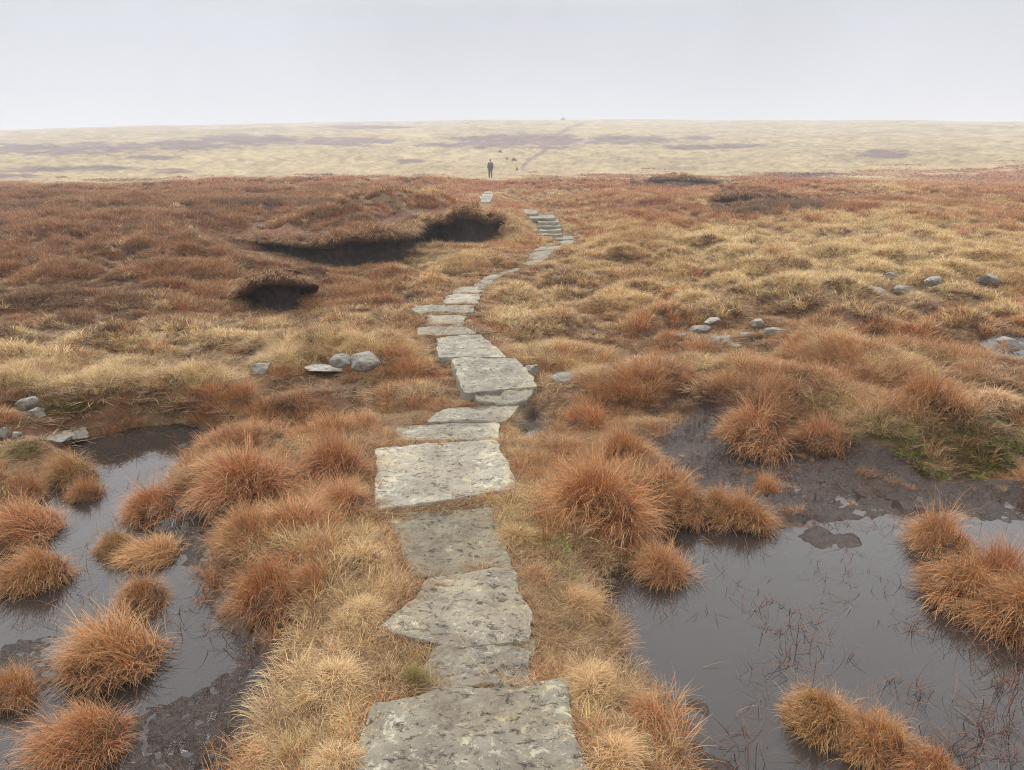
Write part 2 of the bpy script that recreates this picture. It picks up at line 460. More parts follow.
def blade_mat(name, source, bl=0.65, tipf=0.28):
    """dry grass: colour of the plant x each blade's own shade, bleached tips; source 'INSTANCER' or 'OBJECT'"""
    m, nt, out = new_mat(name)
    if source == 'INSTANCER':
        a = N(nt, 'ShaderNodeAttribute', attribute_type='INSTANCER', attribute_name='col')
        base = a.outputs['Color']
    else:
        a = N(nt, 'ShaderNodeObjectInfo')
        base = a.outputs['Color']
    b = N(nt, 'ShaderNodeAttribute', attribute_type='GEOMETRY', attribute_name='blade')  # x: random, y: along, z: random2
    sep = N(nt, 'ShaderNodeSeparateXYZ')
    nt.links.new(b.outputs['Vector'], sep.inputs[0])
    shade = maprange(nt, sep.outputs[0], 0, 1, 0.45, 1.55)
    sh = N(nt, 'ShaderNodeCombineXYZ')
    for i in range(3):
        nt.links.new(shade, sh.inputs[i])
    c = mixc(nt, base, sh.outputs[0], 1.0, 'MULTIPLY')
    # some blades are bleached straw, some dark red
    bleach = maprange(nt, sep.outputs[2], 0.76, 0.96, 0.0, bl)
    c = mixc(nt, c, (0.55, 0.43, 0.22), bleach)
    dark = maprange(nt, sep.outputs[2], 0.26, 0.05, 0.0, 0.6)
    c = mixc(nt, c, (0.13, 0.05, 0.025), dark)
    tip = mmath(nt, 'MULTIPLY', mmath(nt, 'POWER', sep.outputs[1], 2.2), tipf)
    c = mixc(nt, c, (0.60, 0.44, 0.22), tip)
    p = N(nt, 'ShaderNodeBsdfPrincipled', inp={'Roughness': 0.62, 'Specular IOR Level': 0.25})
    nt.links.new(c, p.inputs['Base Color'])
    tr = N(nt, 'ShaderNodeBsdfTranslucent')
    nt.links.new(c, tr.inputs['Color'])
    mx = N(nt, 'ShaderNodeMixShader', inp={0: 0.16})
    nt.links.new(p.outputs[0], mx.inputs[1])
    nt.links.new(tr.outputs[0], mx.inputs[2])
    nt.links.new(mx.outputs[0], out.inputs['Surface'])
    return m


def stone_mat(name, a, b, lichen, amount, rust=0.3):
    m, nt, out = new_mat(name)
    tc = N(nt, 'ShaderNodeTexCoord')
    oi = N(nt, 'ShaderNodeObjectInfo')
    geo = N(nt, 'ShaderNodeNewGeometry')
    mp = N(nt, 'ShaderNodeVectorMath', operation='ADD')
    sc = N(nt, 'ShaderNodeVectorMath', operation='SCALE', inp={'Scale': 0.0})
    nt.links.new(geo.outputs['Position'], mp.inputs[0])
    nt.links.new(sc.outputs[0], mp.inputs[1])
    v = mp.outputs[0]
    n1 = noise(nt, v, 6.0, 8, 0.65)
    n2 = noise(nt, v, 28.0, 8, 0.7)
    n3 = noise(nt, v, 2.6, 4, 0.6)
    c = mixc(nt, a, b, maprange(nt, n1, 0.35, 0.65))
    c = mixc(nt, c, (b[0] * 0.45, b[1] * 0.42, b[2] * 0.4), maprange(nt, n2, 0.54, 0.74, 0, 0.65))
    # rusty algae tint
    c = mixc(nt, c, (0.30, 0.235, 0.12), maprange(nt, n3, 0.5, 0.72, 0, rust))
    # crusts of lichen, flaked hollows
    wv = N(nt, 'ShaderNodeTexNoise', inp={'Scale': 9.0, 'Detail': 3})
    nt.links.new(v, wv.inputs['Vector'])
    ms = N(nt, 'ShaderNodeVectorMath', operation='SCALE', inp={'Scale': 0.10})
    nt.links.new(wv.outputs['Color'], ms.inputs[0])
    vm = N(nt, 'ShaderNodeVectorMath', operation='ADD')
    nt.links.new(v, vm.inputs[0])
    nt.links.new(ms.outputs[0], vm.inputs[1])
    l1 = noise(nt, vm.outputs[0], 15.0, 9, 0.72)
    l2 = noise(nt, vm.outputs[0], 48.0, 5, 0.65)
    stx = N(nt, 'ShaderNodeVectorMath', operation='MULTIPLY', inp={1: (0.45, 1.0, 1.0)})
    nt.links.new(vm.outputs[0], stx.inputs[0])
    fl = noise(nt, stx.outputs[0], 42.0, 9, 0.8)
    t1 = 0.66 - amount * 0.28
    so_ = N(nt, 'ShaderNodeSeparateXYZ')
    nt.links.new(tc.outputs['Object'], so_.inputs[0])
    ax_ = mmath(nt, 'ABSOLUTE', so_.outputs[0])
    rim = maprange(nt, ax_, 0.10, 0.30)
    l1 = mmath(nt, 'ADD', l1, mmath(nt, 'MULTIPLY', mmath(nt, 'SUBTRACT', rim, 0.45), 0.07))
    l1 = mmath(nt, 'ADD', l1, maprange(nt, oi.outputs['Random'], 0, 1, -0.045, 0.03))
    spot = maprange(nt, l1, t1, t1 + 0.05)
    spot2 = mmath(nt, 'MULTIPLY', maprange(nt, l2, t1 + 0.06, t1 + 0.10), 0.8)
    spot = mmath(nt, 'MAXIMUM', spot, spot2, True)
    flake = maprange(nt, fl, 0.43, 0.36)
    c = mixc(nt, c, (b[0] * 0.5, b[1] * 0.46, b[2] * 0.42), mmath(nt, 'MULTIPLY', flake, 0.38, True))  # flaked hollows darkened: shadow of the cracks put into the colour
    lc = mixc(nt, lichen, (lichen[0] * 0.92, lichen[1] * 0.80, lichen[2] * 0.55), maprange(nt, n3, 0.42, 0.6))
    c = mixc(nt, c, lc, mmath(nt, 'MULTIPLY', spot, 0.74))
    p = N(nt, 'ShaderNodeBsdfPrincipled', inp={'Specular IOR Level': 0.35})
    worn = mmath(nt, 'MULTIPLY', mmath(nt, 'SUBTRACT', 1.0, rim), maprange(nt, noise(nt, v, 5.0, 5, 0.6), 0.42, 0.62), True)
    c = mixc(nt, c, (0.135, 0.108, 0.080), mmath(nt, 'MULTIPLY', worn, 0.55 if name != 'gritstone' else 0.0))
    tone = N(nt, 'ShaderNodeCombineXYZ')
    for i_, (lo_, hi_) in enumerate(((0.76, 1.16), (0.76, 1.14), (0.74, 1.12))):
        nt.links.new(maprange(nt, mmath(nt, 'FRACT', mmath(nt, 'MULTIPLY', oi.outputs['Random'], 7.3)), 0, 1, lo_, hi_), tone.inputs[i_])
    c = mixc(nt, c, tone.outputs[0], 1.0, 'MULTIPLY')
    nt.links.new(c, p.inputs['Base Color'])
    nt.links.new(maprange(nt, n3, 0.3, 0.7, 0.85, 0.5), p.inputs['Roughness'])
    bp = N(nt, 'ShaderNodeBump', inp={'Strength': 1.0, 'Distance': 0.018})
    h = mmath(nt, 'ADD', mmath(nt, 'MULTIPLY', n2, 0.6), mmath(nt, 'SUBTRACT', n1, mmath(nt, 'MULTIPLY', flake, 0.5)))
    nt.links.new(h, bp.inputs['Height'])
    nt.links.new(bp.outputs[0], p.inputs['Normal'])
    nt.links.new(p.outputs[0], out.inputs['Surface'])
    return m


M_FLAG = stone_mat('flagstone_lichened', (0.275, 0.252, 0.19), (0.165, 0.148, 0.12), (0.50, 0.48, 0.38), 0.46, 0.35)
M_FLAG_PALE = stone_mat('flagstone_pale', (0.325, 0.305, 0.245), (0.225, 0.208, 0.17), (0.50, 0.48, 0.38), 0.44, 0.3)
M_FLAG_BROWN = stone_mat('flagstone_brown', (0.27, 0.232, 0.16), (0.17, 0.143, 0.105), (0.46, 0.44, 0.34), 0.30, 0.5)
M_FLAG_FAR = stone_mat('flagstone_far', (0.325, 0.302, 0.24), (0.22, 0.203, 0.165), (0.43, 0.41, 0.32), 0.4, 0.3)
M_BOULDER = stone_mat('gritstone', (0.30, 0.278, 0.24), (0.19, 0.178, 0.158), (0.46, 0.445, 0.39), 0.45, 0.15)

# ground
M_GROUND, nt, out = new_mat('moor_ground')
ca = N(nt, 'ShaderNodeAttribute', attribute_name='col')
ma = N(nt, 'ShaderNodeAttribute', attribute_name='mud')
geo = N(nt, 'ShaderNodeNewGeometry')
pos = geo.outputs['Position']
nn = noise(nt, pos, 9.0, 6, 0.7)
nf = noise(nt, pos, 0.22, 8, 0.72)
nm = noise(nt, pos, 45.0, 6, 0.7)
c = mixc(nt, ca.outputs['Color'], (0.5, 0.5, 0.5), 0.0)
cm = N(nt, 'ShaderNodeMix', data_type='RGBA', blend_type='MULTIPLY')
cm.inputs[0].default_value = 1.0
nt.links.new(ca.outputs['Color'], cm.inputs[6])
vv = mmath(nt, 'MULTIPLY', maprange(nt, nn, 0.3, 0.7, 0.65, 1.3), maprange(nt, nf, 0.3, 0.7, 0.88, 1.12))
cb = N(nt, 'ShaderNodeCombineXYZ')
for i in range(3):
    nt.links.new(vv, cb.inputs[i])
nt.links.new(cb.outputs[0], cm.inputs[7])
mudc = mixc(nt, (0.020, 0.014, 0.011), (0.062, 0.038, 0.026), maprange(nt, nm, 0.35, 0.65))
c = mixc(nt, cm.outputs[2], mudc, ma.outputs['Fac'])
p = N(nt, 'ShaderNodeBsdfPrincipled', inp={'Specular IOR Level': 0.5})
nt.links.new(c, p.inputs['Base Color'])
rmud = maprange(nt, noise(nt, pos, 7.0, 4, 0.6), 0.35, 0.65, 0.16, 0.55)
rr = N(nt, 'ShaderNodeMix', data_type='FLOAT')
nt.links.new(ma.outputs['Fac'], rr.inputs[0])
rr.inputs[2].default_value = 0.95
nt.links.new(rmud, rr.inputs[3])
nt.links.new(rr.outputs[0], p.inputs['Roughness'])
bp = N(nt, 'ShaderNodeBump', inp={'Strength': 0.9, 'Distance': 0.03})
nt.links.new(mmath(nt, 'ADD', nn, mmath(nt, 'MULTIPLY', nm, 0.7)), bp.inputs['Height'])
nt.links.new(bp.outputs[0], p.inputs['Normal'])
nt.links.new(p.outputs[0], out.inputs['Surface'])

# peat water
M_WATER, nt, out = new_mat('peat_water')
geo = N(nt, 'ShaderNodeNewGeometry')
p = N(nt, 'ShaderNodeBsdfPrincipled', inp={'Base Color': (0.030, 0.024, 0.021, 1), 'Roughness': 0.02, 'IOR': 1.55, 'Specular IOR Level': 0.5})
n1 = noise(nt, geo.outputs['Position'], 14.0, 2, 0.5)
n2 = noise(nt, geo.outputs['Position'], 3.0, 2, 0.5)
bp = N(nt, 'ShaderNodeBump', inp={'Strength': 0.06, 'Distance': 0.01})
nt.links.new(mmath(nt, 'ADD', n1, mmath(nt, 'MULTIPLY', n2, 2.0)), bp.inputs['Height'])
nt.links.new(bp.outputs[0], p.inputs['Normal'])
nt.links.new(p.outputs[0], out.inputs['Surface'])

# bare peat, thatch
def rough_mat(name, a, b, scale, rough=0.85, bump=0.8, dist=0.02):
    m, nt, out = new_mat(name)
    geo = N(nt, 'ShaderNodeNewGeometry')
    n1 = noise(nt, geo.outputs['Position'], scale, 6, 0.7)
    c = mixc(nt, a, b, maprange(nt, n1, 0.35, 0.65))
    p = N(nt, 'ShaderNodeBsdfPrincipled', inp={'Roughness': rough, 'Specular IOR Level': 0.3})
    nt.links.new(c, p.inputs['Base Color'])
    bp = N(nt, 'ShaderNodeBump', inp={'Strength': bump, 'Distance': dist})
    nt.links.new(n1, bp.inputs['Height'])
    nt.links.new(bp.outputs[0], p.inputs['Normal'])
    nt.links.new(p.outputs[0], out.inputs['Surface'])
    return m


M_PEAT = rough_mat('bare_peat', (0.014, 0.009, 0.007), (0.060, 0.036, 0.025), 11, 0.85, 1.0, 0.06)
M_TURF = rough_mat('matted_turf', (0.10, 0.048, 0.024), (0.055, 0.026, 0.017), 18, 0.95)
M_THATCH = rough_mat('wet_thatch', (0.060, 0.030, 0.016), (0.13, 0.065, 0.028), 40, 0.85)
M_CLOTH_DARK = rough_mat('dark_jacket_cloth', (0.075, 0.050, 0.060), (0.060, 0.040, 0.048), 40, 0.8, 0.2, 0.005)
M_TROUSER = rough_mat('trouser_cloth', (0.035, 0.032, 0.04), (0.025, 0.024, 0.03), 40, 0.85, 0.2, 0.005)
M_SKIN = rough_mat('skin', (0.42, 0.25, 0.18), (0.40, 0.235, 0.17), 30, 0.55, 0.1, 0.002)
M_HAT = rough_mat('grey_blue_knit', (0.10, 0.11, 0.14), (0.08, 0.09, 0.12), 60, 0.9, 0.3, 0.004)
M_BOOT = rough_mat('boot_leather', (0.03, 0.022, 0.018), (0.045, 0.03, 0.022), 40, 0.6, 0.2, 0.004)
M_BLADE_I = blade_mat('dry_grass_blades', 'INSTANCER')
M_BLADE_O = blade_mat('tussock_blades', 'OBJECT', 0.65, 0.42)
M_SEDGE = blade_mat('wet_sedge_blades', 'OBJECT', 0.18, 0.10)


# ------------------------------------------------------------------ mesh helpers
def link(name, me, mats, parent=None, smooth=True):
    o = bpy.data.objects.new(name, me)
    COL.objects.link(o)
    for m in (mats if isinstance(mats, (list, tuple)) else [mats]):
        if m is not None and me.materials.find(m.name) < 0:
            me.materials.append(m)
    if smooth and len(me.polygons):
        me.polygons.foreach_set('use_smooth', np.ones(len(me.polygons), bool))
    if parent:
        o.parent = parent
    return o


def mesh_np(name, V, Fq):
    """V (n,3), Fq (m,4) or (m,3) array of faces"""
    me = bpy.data.meshes.new(name)
    V = np.ascontiguousarray(V, np.float32)
    Fq = np.ascontiguousarray(Fq, np.int32)
    k = Fq.shape[1]
    me.vertices.add(len(V))
    me.vertices.foreach_set('co', V.ravel())
    me.loops.add(Fq.size)
    me.loops.foreach_set('vertex_index', Fq.ravel())
    me.polygons.add(len(Fq))
    me.polygons.foreach_set('loop_start', np.arange(0, Fq.size, k, dtype=np.int32))
    me.polygons.foreach_set('loop_total', np.full(len(Fq), k, np.int32))
    me.update(calc_edges=True)
    me.validate()
    return me


def tag(o, label=None, cat=None, group=None, kind=None):
    if label: o['label'] = label
    if cat: o['category'] = cat
    if group: o['group'] = group
    if kind: o['kind'] = kind
    return o


def empty(name, loc, rz=0.0):
    o = bpy.data.objects.new(name, None)
    o.empty_display_size = 0.1
    COL.objects.link(o)
    o.location = loc
    o.rotation_euler = (0, 0, rz)
    return o


def blades(roots, az, th0, th1, length, width, segs, pw=1.3, twist=0.6, r=rng):
    """many thin arching blades as one mesh: arrays per blade"""
    n = len(az)
    s = np.linspace(0, 1, segs + 1)
    th = th0[:, None] + (th1 - th0)[:, None] * s[None, :] ** pw
    ds = length[:, None] / segs
    thm = 0.5 * (th[:, 1:] + th[:, :-1])
    hor = np.concatenate([np.zeros((n, 1)), np.cumsum(np.sin(thm) * ds, 1)], 1)
    ver = np.concatenate([np.zeros((n, 1)), np.cumsum(np.cos(thm) * ds, 1)], 1)
    wob = r.normal(0, 0.10, (n, 1)) * s[None, :] ** 2 * length[:, None] * 1.5
    ca, sa = np.cos(az)[:, None], np.sin(az)[:, None]
    X = roots[:, 0:1] + hor * ca - wob * sa
    Y = roots[:, 1:2] + hor * sa + wob * ca
    Z = roots[:, 2:3] + ver
    tw = az + math.pi / 2 + r.normal(0, twist, n)
    w = width[:, None] * 0.5 * (1 - 0.88 * s[None, :] ** 1.6)
    wx, wy = np.cos(tw)[:, None] * w, np.sin(tw)[:, None] * w
    A = np.stack([X - wx, Y - wy, Z], 2)
    B = np.stack([X + wx, Y + wy, Z], 2)
    V = np.stack([A, B], 2).reshape(n, (segs + 1) * 2, 3)
    base = np.arange(segs) * 2
    f = np.stack([base, base + 1, base + 3, base + 2], 1)
    Fq = (f[None] + (np.arange(n) * (segs + 1) * 2)[:, None, None]).reshape(-1, 4)
    rnd = np.repeat(r.random(n)[:, None], (segs + 1) * 2, 1)
    rnd2 = np.repeat(r.random(n)[:, None], (segs + 1) * 2, 1)
    tt = np.repeat(np.repeat(s, 2)[None], n, 0)
    at_ = np.stack([rnd, tt, rnd2], 2).reshape(-1, 3)
    return V.reshape(-1, 3), Fq, at_


def blade_mesh(name, parts):
    Vs, Fs, As, off = [], [], [], 0
    for V, Fq, A in parts:
        Vs.append(V); Fs.append(Fq + off); As.append(A); off += len(V)
    me = mesh_np(name, np.concatenate(Vs), np.concatenate(Fs))
    a = me.attributes.new('blade', 'FLOAT_VECTOR', 'POINT')
    a.data.foreach_set('vector', np.concatenate(As).astype(np.float32).ravel())
    return me


# ------------------------------------------------------------------ ground
def build_ground():
    ys = [-2.5]
    while ys[-1] < 520:
        d = max(ys[-1], 0)
        ys.append(ys[-1] + max(0.0085 * d, 0.016 if ys[-1] > 0.8 else 0.08))
    ys = np.array(ys)
    # columns: tangent space, denser in the middle
    nc = 900
    u = np.linspace(-1, 1, nc)
    uu = 1.05 * (0.75 * u + 0.25 * u ** 3)
    Y, U = np.meshgrid(ys, uu, indexing='ij')
    X = U * (np.maximum(Y, 0) * 1.0 + 2.6)
    z, mud, pool, sl = terrain(X.ravel(), Y.ravel())
    x, y = X.ravel(), Y.ravel()
    st, he, gr, hill, trk = plants(x, y, z)
    nr = len(ys)
    idx = np.arange(nr * nc).reshape(nr, nc)
    Fq = np.stack([idx[:-1, :-1], idx[:-1, 1:], idx[1:, 1:], idx[1:, :-1]], 2).reshape(-1, 4)
    me = mesh_np('ground', np.stack([x, y, z], 1), Fq)
    c = C_RUST[None] * 0.75 * (1 - st[:, None]) + C_STRAW[None] * 0.75 * st[:, None]
    h_ = (he * (1 - hill))[:, None]
    c = c * (1 - h_) + C_HEATH * h_
    g_ = gr[:, None] * 0.7
    c = c * (1 - g_) + C_GREEN * 0.45 * g_
    hl = C_HILL[None] * (1 - (he * hill)[:, None]) + C_HILLH[None] * (he * hill)[:, None]
    d = np.hypot(x, y)
    c = c * (1 - 0.35 * sstep(55, 85, d) * (1 - hill))[:, None]
    az, ld = np.arctan2(x, np.maximum(y, 1)) * 760, np.log(np.maximum(d, 1)) * 26
    tex = 0.22 * fbm(az / 9, ld / 1.2, 951, 3) + 0.20 * fbm(az / 3.5, ld / 0.5, 953, 2) + 0.13 * fbm(az / 45, ld / 3.0, 957, 4) + 0.08 * fbm(x / 30, y / 60, 959, 3)
    hl = hl * (1 + tex[:, None] * np.array([1.0, 1.05, 1.25]))
    c = c * (1 - hill[:, None]) + hl * hill[:, None]
    # thin peaty soil shows close to the camera, under the blades
    d = np.hypot(x, y)
    soil = (sstep(60, 30, d) * 0.62 * (1 - hill) * (1 - gr))[:, None]
    c = c * (1 - soil) + np.array([0.075, 0.042, 0.026]) * soil
    a = me.attributes.new('col', 'FLOAT_COLOR', 'POINT')
    a.data.foreach_set('color', np.concatenate([c, np.ones((len(c), 1))], 1).astype(np.float32).ravel())
    a = me.attributes.new('mud', 'FLOAT', 'POINT')
    a.data.foreach_set('value', mud.astype(np.float32))
    o = link('ground', me, M_GROUND)
    tag(o, kind='structure')
    print('ground', nr, nc)
    return o


build_ground()


def flat_water(name, poly, z, grow=1.12):
    P = np.array(poly)
    c = P.mean(0)
    Q = c + (P - c) * grow
    me = bpy.data.meshes.new(name)
    me.from_pydata([(q[0], q[1], z) for q in Q], [], [list(range(len(Q)))])
    me.update()
    if me.polygons[0].normal.z < 0:
        me.flip_normals()
    o = link(name, me, M_WATER, smooth=False)
    tag(o, kind='structure')


def pool_rect(poly, pad):
    P = np.array(poly)
    x0, x1, y0, y1 = P[:, 0].min() - pad, P[:, 0].max() + pad, P[:, 1].min() - pad, P[:, 1].max() + pad
    return [(x0, y0, 0), (x1, y0, 0), (x1, y1, 0), (x0, y1, 0)]


def offset_poly(poly, d):
    P = np.array(poly)[:, :2]
    n = len(P)
    area = 0.5 * sum(P[i][0] * P[(i + 1) % n][1] - P[(i + 1) % n][0] * P[i][1] for i in range(n))
    out = []
    for i in range(n):
        a, b, c = P[i - 1], P[i], P[(i + 1) % n]
        t1, t2 = (b - a) / (np.hypot(*(b - a)) + 1e-9), (c - b) / (np.hypot(*(c - b)) + 1e-9)
        nn_ = np.array([t1[1] + t2[1], -(t1[0] + t2[0])])
        nn_ = nn_ / (np.hypot(*nn_) + 1e-9) * (1 if area > 0 else -1)
        q = b + nn_ * d
        out.append((q[0], q[1], 0))
    return out


flat_water('pool_water', pool_rect(LEFT_POOL, 0.12), POOL_Z, 1.0)
flat_water('pool_water', pool_rect(np.concatenate([np.array(RIGHT_POOL), np.array(MUDS[0])]), 0.12), POOL_Z, 1.0)
flat_water('pool_water', offset_poly(FAR_POOL, 0.15), FAR_Z, 1.0)
flat_water('puddle_water', PUDDLE, -0.055, 1.15)


# ------------------------------------------------------------------ flagstones
def resample_closed(P, step):
    out = []
    n = len(P)
    for i in range(n):
        a, b = P[i], P[(i + 1) % n]
        k = max(1, int(np.hypot(*(b - a)[:2]) / step))
        for j in range(k):
            out.append(a + (b - a) * j / k)
    return np.array(out)


def flagstone(i, P, zt, label):
    c = P.mean(0)
    d = math.hypot(c[0], c[1])
    step = 0.012 if d < 3.2 else (0.025 if d < 8 else 0.08)
    if d > 25: step = 0.3
    B = resample_closed(P - c, step)
    # order counter-clockwise
    ar = np.sum(B[:, 0] * np.roll(B[:, 1], -1) - np.roll(B[:, 0], -1) * B[:, 1])
    if ar < 0:
        B = B[::-1]
    n = len(B)
    ang = np.arctan2(B[:, 1], B[:, 0])
    sx = c[0] + B[:, 0]
    sy = c[1] + B[:, 1]
    amp = 0.014 if d < 8 else 0.03
    if d > 25: amp = 0
    rr = np.hypot(B[:, 0], B[:, 1])
    off = amp * fbm(sx / 0.09, sy / 0.09, 100 + i, 4) + amp * 0.8 * fbm(sx / 0.3, sy / 0.3, 140 + i, 2)
    k = 1 + (off + (0.014 if d < 25 else 0.0)) / np.maximum(rr, 0.05)
    # round the corners a bit
    B2 = B.copy()
    for _ in range(1 if d < 25 else 0):
        B2 = 0.5 * B2 + 0.25 * (np.roll(B2, 1, 0) + np.roll(B2, -1, 0))
    B2[:, :2] *= k[:, None]
    rings = np.concatenate([[1.0, 0.996, 0.985, 0.96], np.linspace(0.92, 0.06, max(4, int(0.35 / step) if d < 8 else 5))])
    thick = 0.13 if i == 8 else 0.09
    V, Fq = [], []
    # skirt: bottom ring, then top rings inwards
    prof = [(1.0, -thick), (1.005, -thick * 0.5), (1.0, -0.012)]
    for s, zz in prof:
        q = B2 * s
        V.append(np.stack([q[:, 0] + 0.004 * fbm((sx + zz * 3) / .04, sy / .04, 7, 2), q[:, 1], np.full(n, zz)], 1))
    for s in rings[1:]:
        q = B2 * s
        wx, wy = c[0] + q[:, 0], c[1] + q[:, 1]
        edge = sstep(1.0, 0.95, np.full(n, s))
        rel = 0.007 * fbm(wx / 0.12, wy / 0.12, 200 + i, 5, 0.6) + 0.004 * fbm(wx / 0.03, wy / 0.03, 230 + i, 3)
        # flaked laminations: terraces
        lam = fbm(wx / 0.16 + 0.3 * fbm(wx / .05, wy / .05, 9, 2), wy / 0.10, 260 + i, 4, 0.55)
        rel = rel + 0.013 * (np.round(lam * 2.5) / 2.5 * 0.75 + 0.25 * lam)
        if i == 2:   # ripple-marked smooth corner
            rip = sstep(0.02, -0.06, q[:, 0] + 0.05) * sstep(-0.06, 0.02, q[:, 1])
            rel = rel * (1 - 0.8 * rip) + rip * (0.006 * np.sin((q[:, 1] * 1.0 + q[:, 0] * 0.25) * 110) - 0.008)
        if d > 25: rel = rel * 0
        V.append(np.stack([q[:, 0], q[:, 1], rel * edge - 0.004 * (1 - edge)], 1))
    V.append(np.array([[0, 0, 0.0]]))
    nr = len(V) - 1
    V = np.concatenate(V)
    gx = (P[:2, 2].mean() - P[-2:, 2].mean()) / (P[:2, 1].mean() - P[-2:, 1].mean())
    V[:, 2] += gx * V[:, 1]
    faces = []
    for r_ in range(nr - 1):
        a = r_ * n + np.arange(n)
        b = r_ * n + (np.arange(n) + 1) % n
        faces.append(np.stack([a, b, b + n, a + n], 1))
    Fq = np.concatenate(faces)
    top = nr * n
    tri = [((nr - 1) * n + j, (nr - 1) * n + (j + 1) % n, top) for j in range(n)]
    me = bpy.data.meshes.new('flagstone')
    me.from_pydata(V.tolist(), [], Fq.tolist() + tri)
    me.update()
    mat = {0: M_FLAG, 1: M_FLAG, 2: M_FLAG, 3: M_FLAG_BROWN}.get(i, M_FLAG_PALE if d < 9 else M_FLAG_FAR)
    o = link('flagstone', me, mat)
    o.location = c
    tag(o, label, 'flagstone', 'flagstones of the moorland path')


for i, (P, (pts, zt, lab)) in enumerate(zip(SLAB_W, SLABS)):
    flagstone(i, P, zt, lab)


# ------------------------------------------------------------------ boulders
import bmesh
STONES = [  # px box, label
    (44, 424, 84, 441, 'pale lumpy boulder with a rounded double top beside the left pool'),
    (40, 436, 70, 444, 'flat white stone lying under the pale double-topped boulder'),
    (-6, 424, 9, 436, 'grey stone cut by the edge of the view, beside the pool'),
    (11, 429, 21, 440, 'small squarish pale stone beside the double-topped boulder'),
    (8, 394, 32, 408, 'dark grey sloping rock sunk in green moss, upper part'),
    (16, 404, 40, 420, 'dark grey sloping rock sunk in green moss, lower part'),
    (248, 359, 273, 373, 'grey wedge-shaped stone alone in the straw grass'),
    (303, 361, 338, 372, 'low grey stone in front of the long pale outcrop'),
    (326, 350, 350, 364, 'pale grey outcrop slab split by a grass-filled crack'),
    (346, 347, 378, 366, 'longest pale outcrop rock at the end of the stone line'),
    (391, 382, 407, 391, 'small flat grey stone between the outcrop and the path'),
    (292, 334, 312, 341, 'dark stone half hidden in grass above the outcrop'),
    (768, 324, 798, 339, 'big rounded pale boulder at the end of the stone row'),
    (740, 330, 756, 341, 'grey stone tucked beside the big rounded boulder'),
    (713, 332, 737, 345, 'pale stone in a dark hollow, middle of the stone row'),
    (690, 324, 712, 334, 'smooth grey stone at the start of the stone row'),
    (706, 318, 724, 326, 'small stone peeping out above the stone row'),
    (866, 286, 890, 297, 'grey stone with a sloping face on the straw heath'),
    (893, 285, 917, 295, 'low pale stone beside the sloping-faced one'),
    (883, 271, 903, 281, 'stone standing behind the two pale heath stones'),
    (926, 277, 944, 285, 'small stone between the two pale heath stones and the far one'),
    (983, 273, 1010, 284, 'far grey stone with dark heather at its foot'),
    (824, 288, 842, 297, 'half buried stone before the grey heath stones'),
    (522, 360, 540, 377, 'dark topped stone close beside the raised flagstone'),
    (546, 368, 577, 384, 'low dark flat rock lying past the raised flagstone'),
    (608, 364, 634, 374, 'half buried dark rock in the rust grass by the straw patch'),
    (452, 181, 466, 185, 'pale flat rock on the heath below the walker'),
    (646, 326, 664, 336, 'small grey stone before the start of the stone row, in rust grass'),
    (672, 331, 690, 340, 'flat stone between the small grey one and the stone row'),
    (724, 343, 742, 350, 'low stone in front of the dark hollow of the stone row'),
    (752, 320, 768, 328, 'pale stone just behind the big rounded boulder'),
    (954, 289, 972, 297, 'low stone in the heather between the pale heath stones and the far pool'),
    (362, 340, 380, 349, 'small stone behind the longest pale outcrop rock'),
    (1002, 334, 1024, 346, 'stone at the rim of the small far pool'),
]


STONE_POS = []


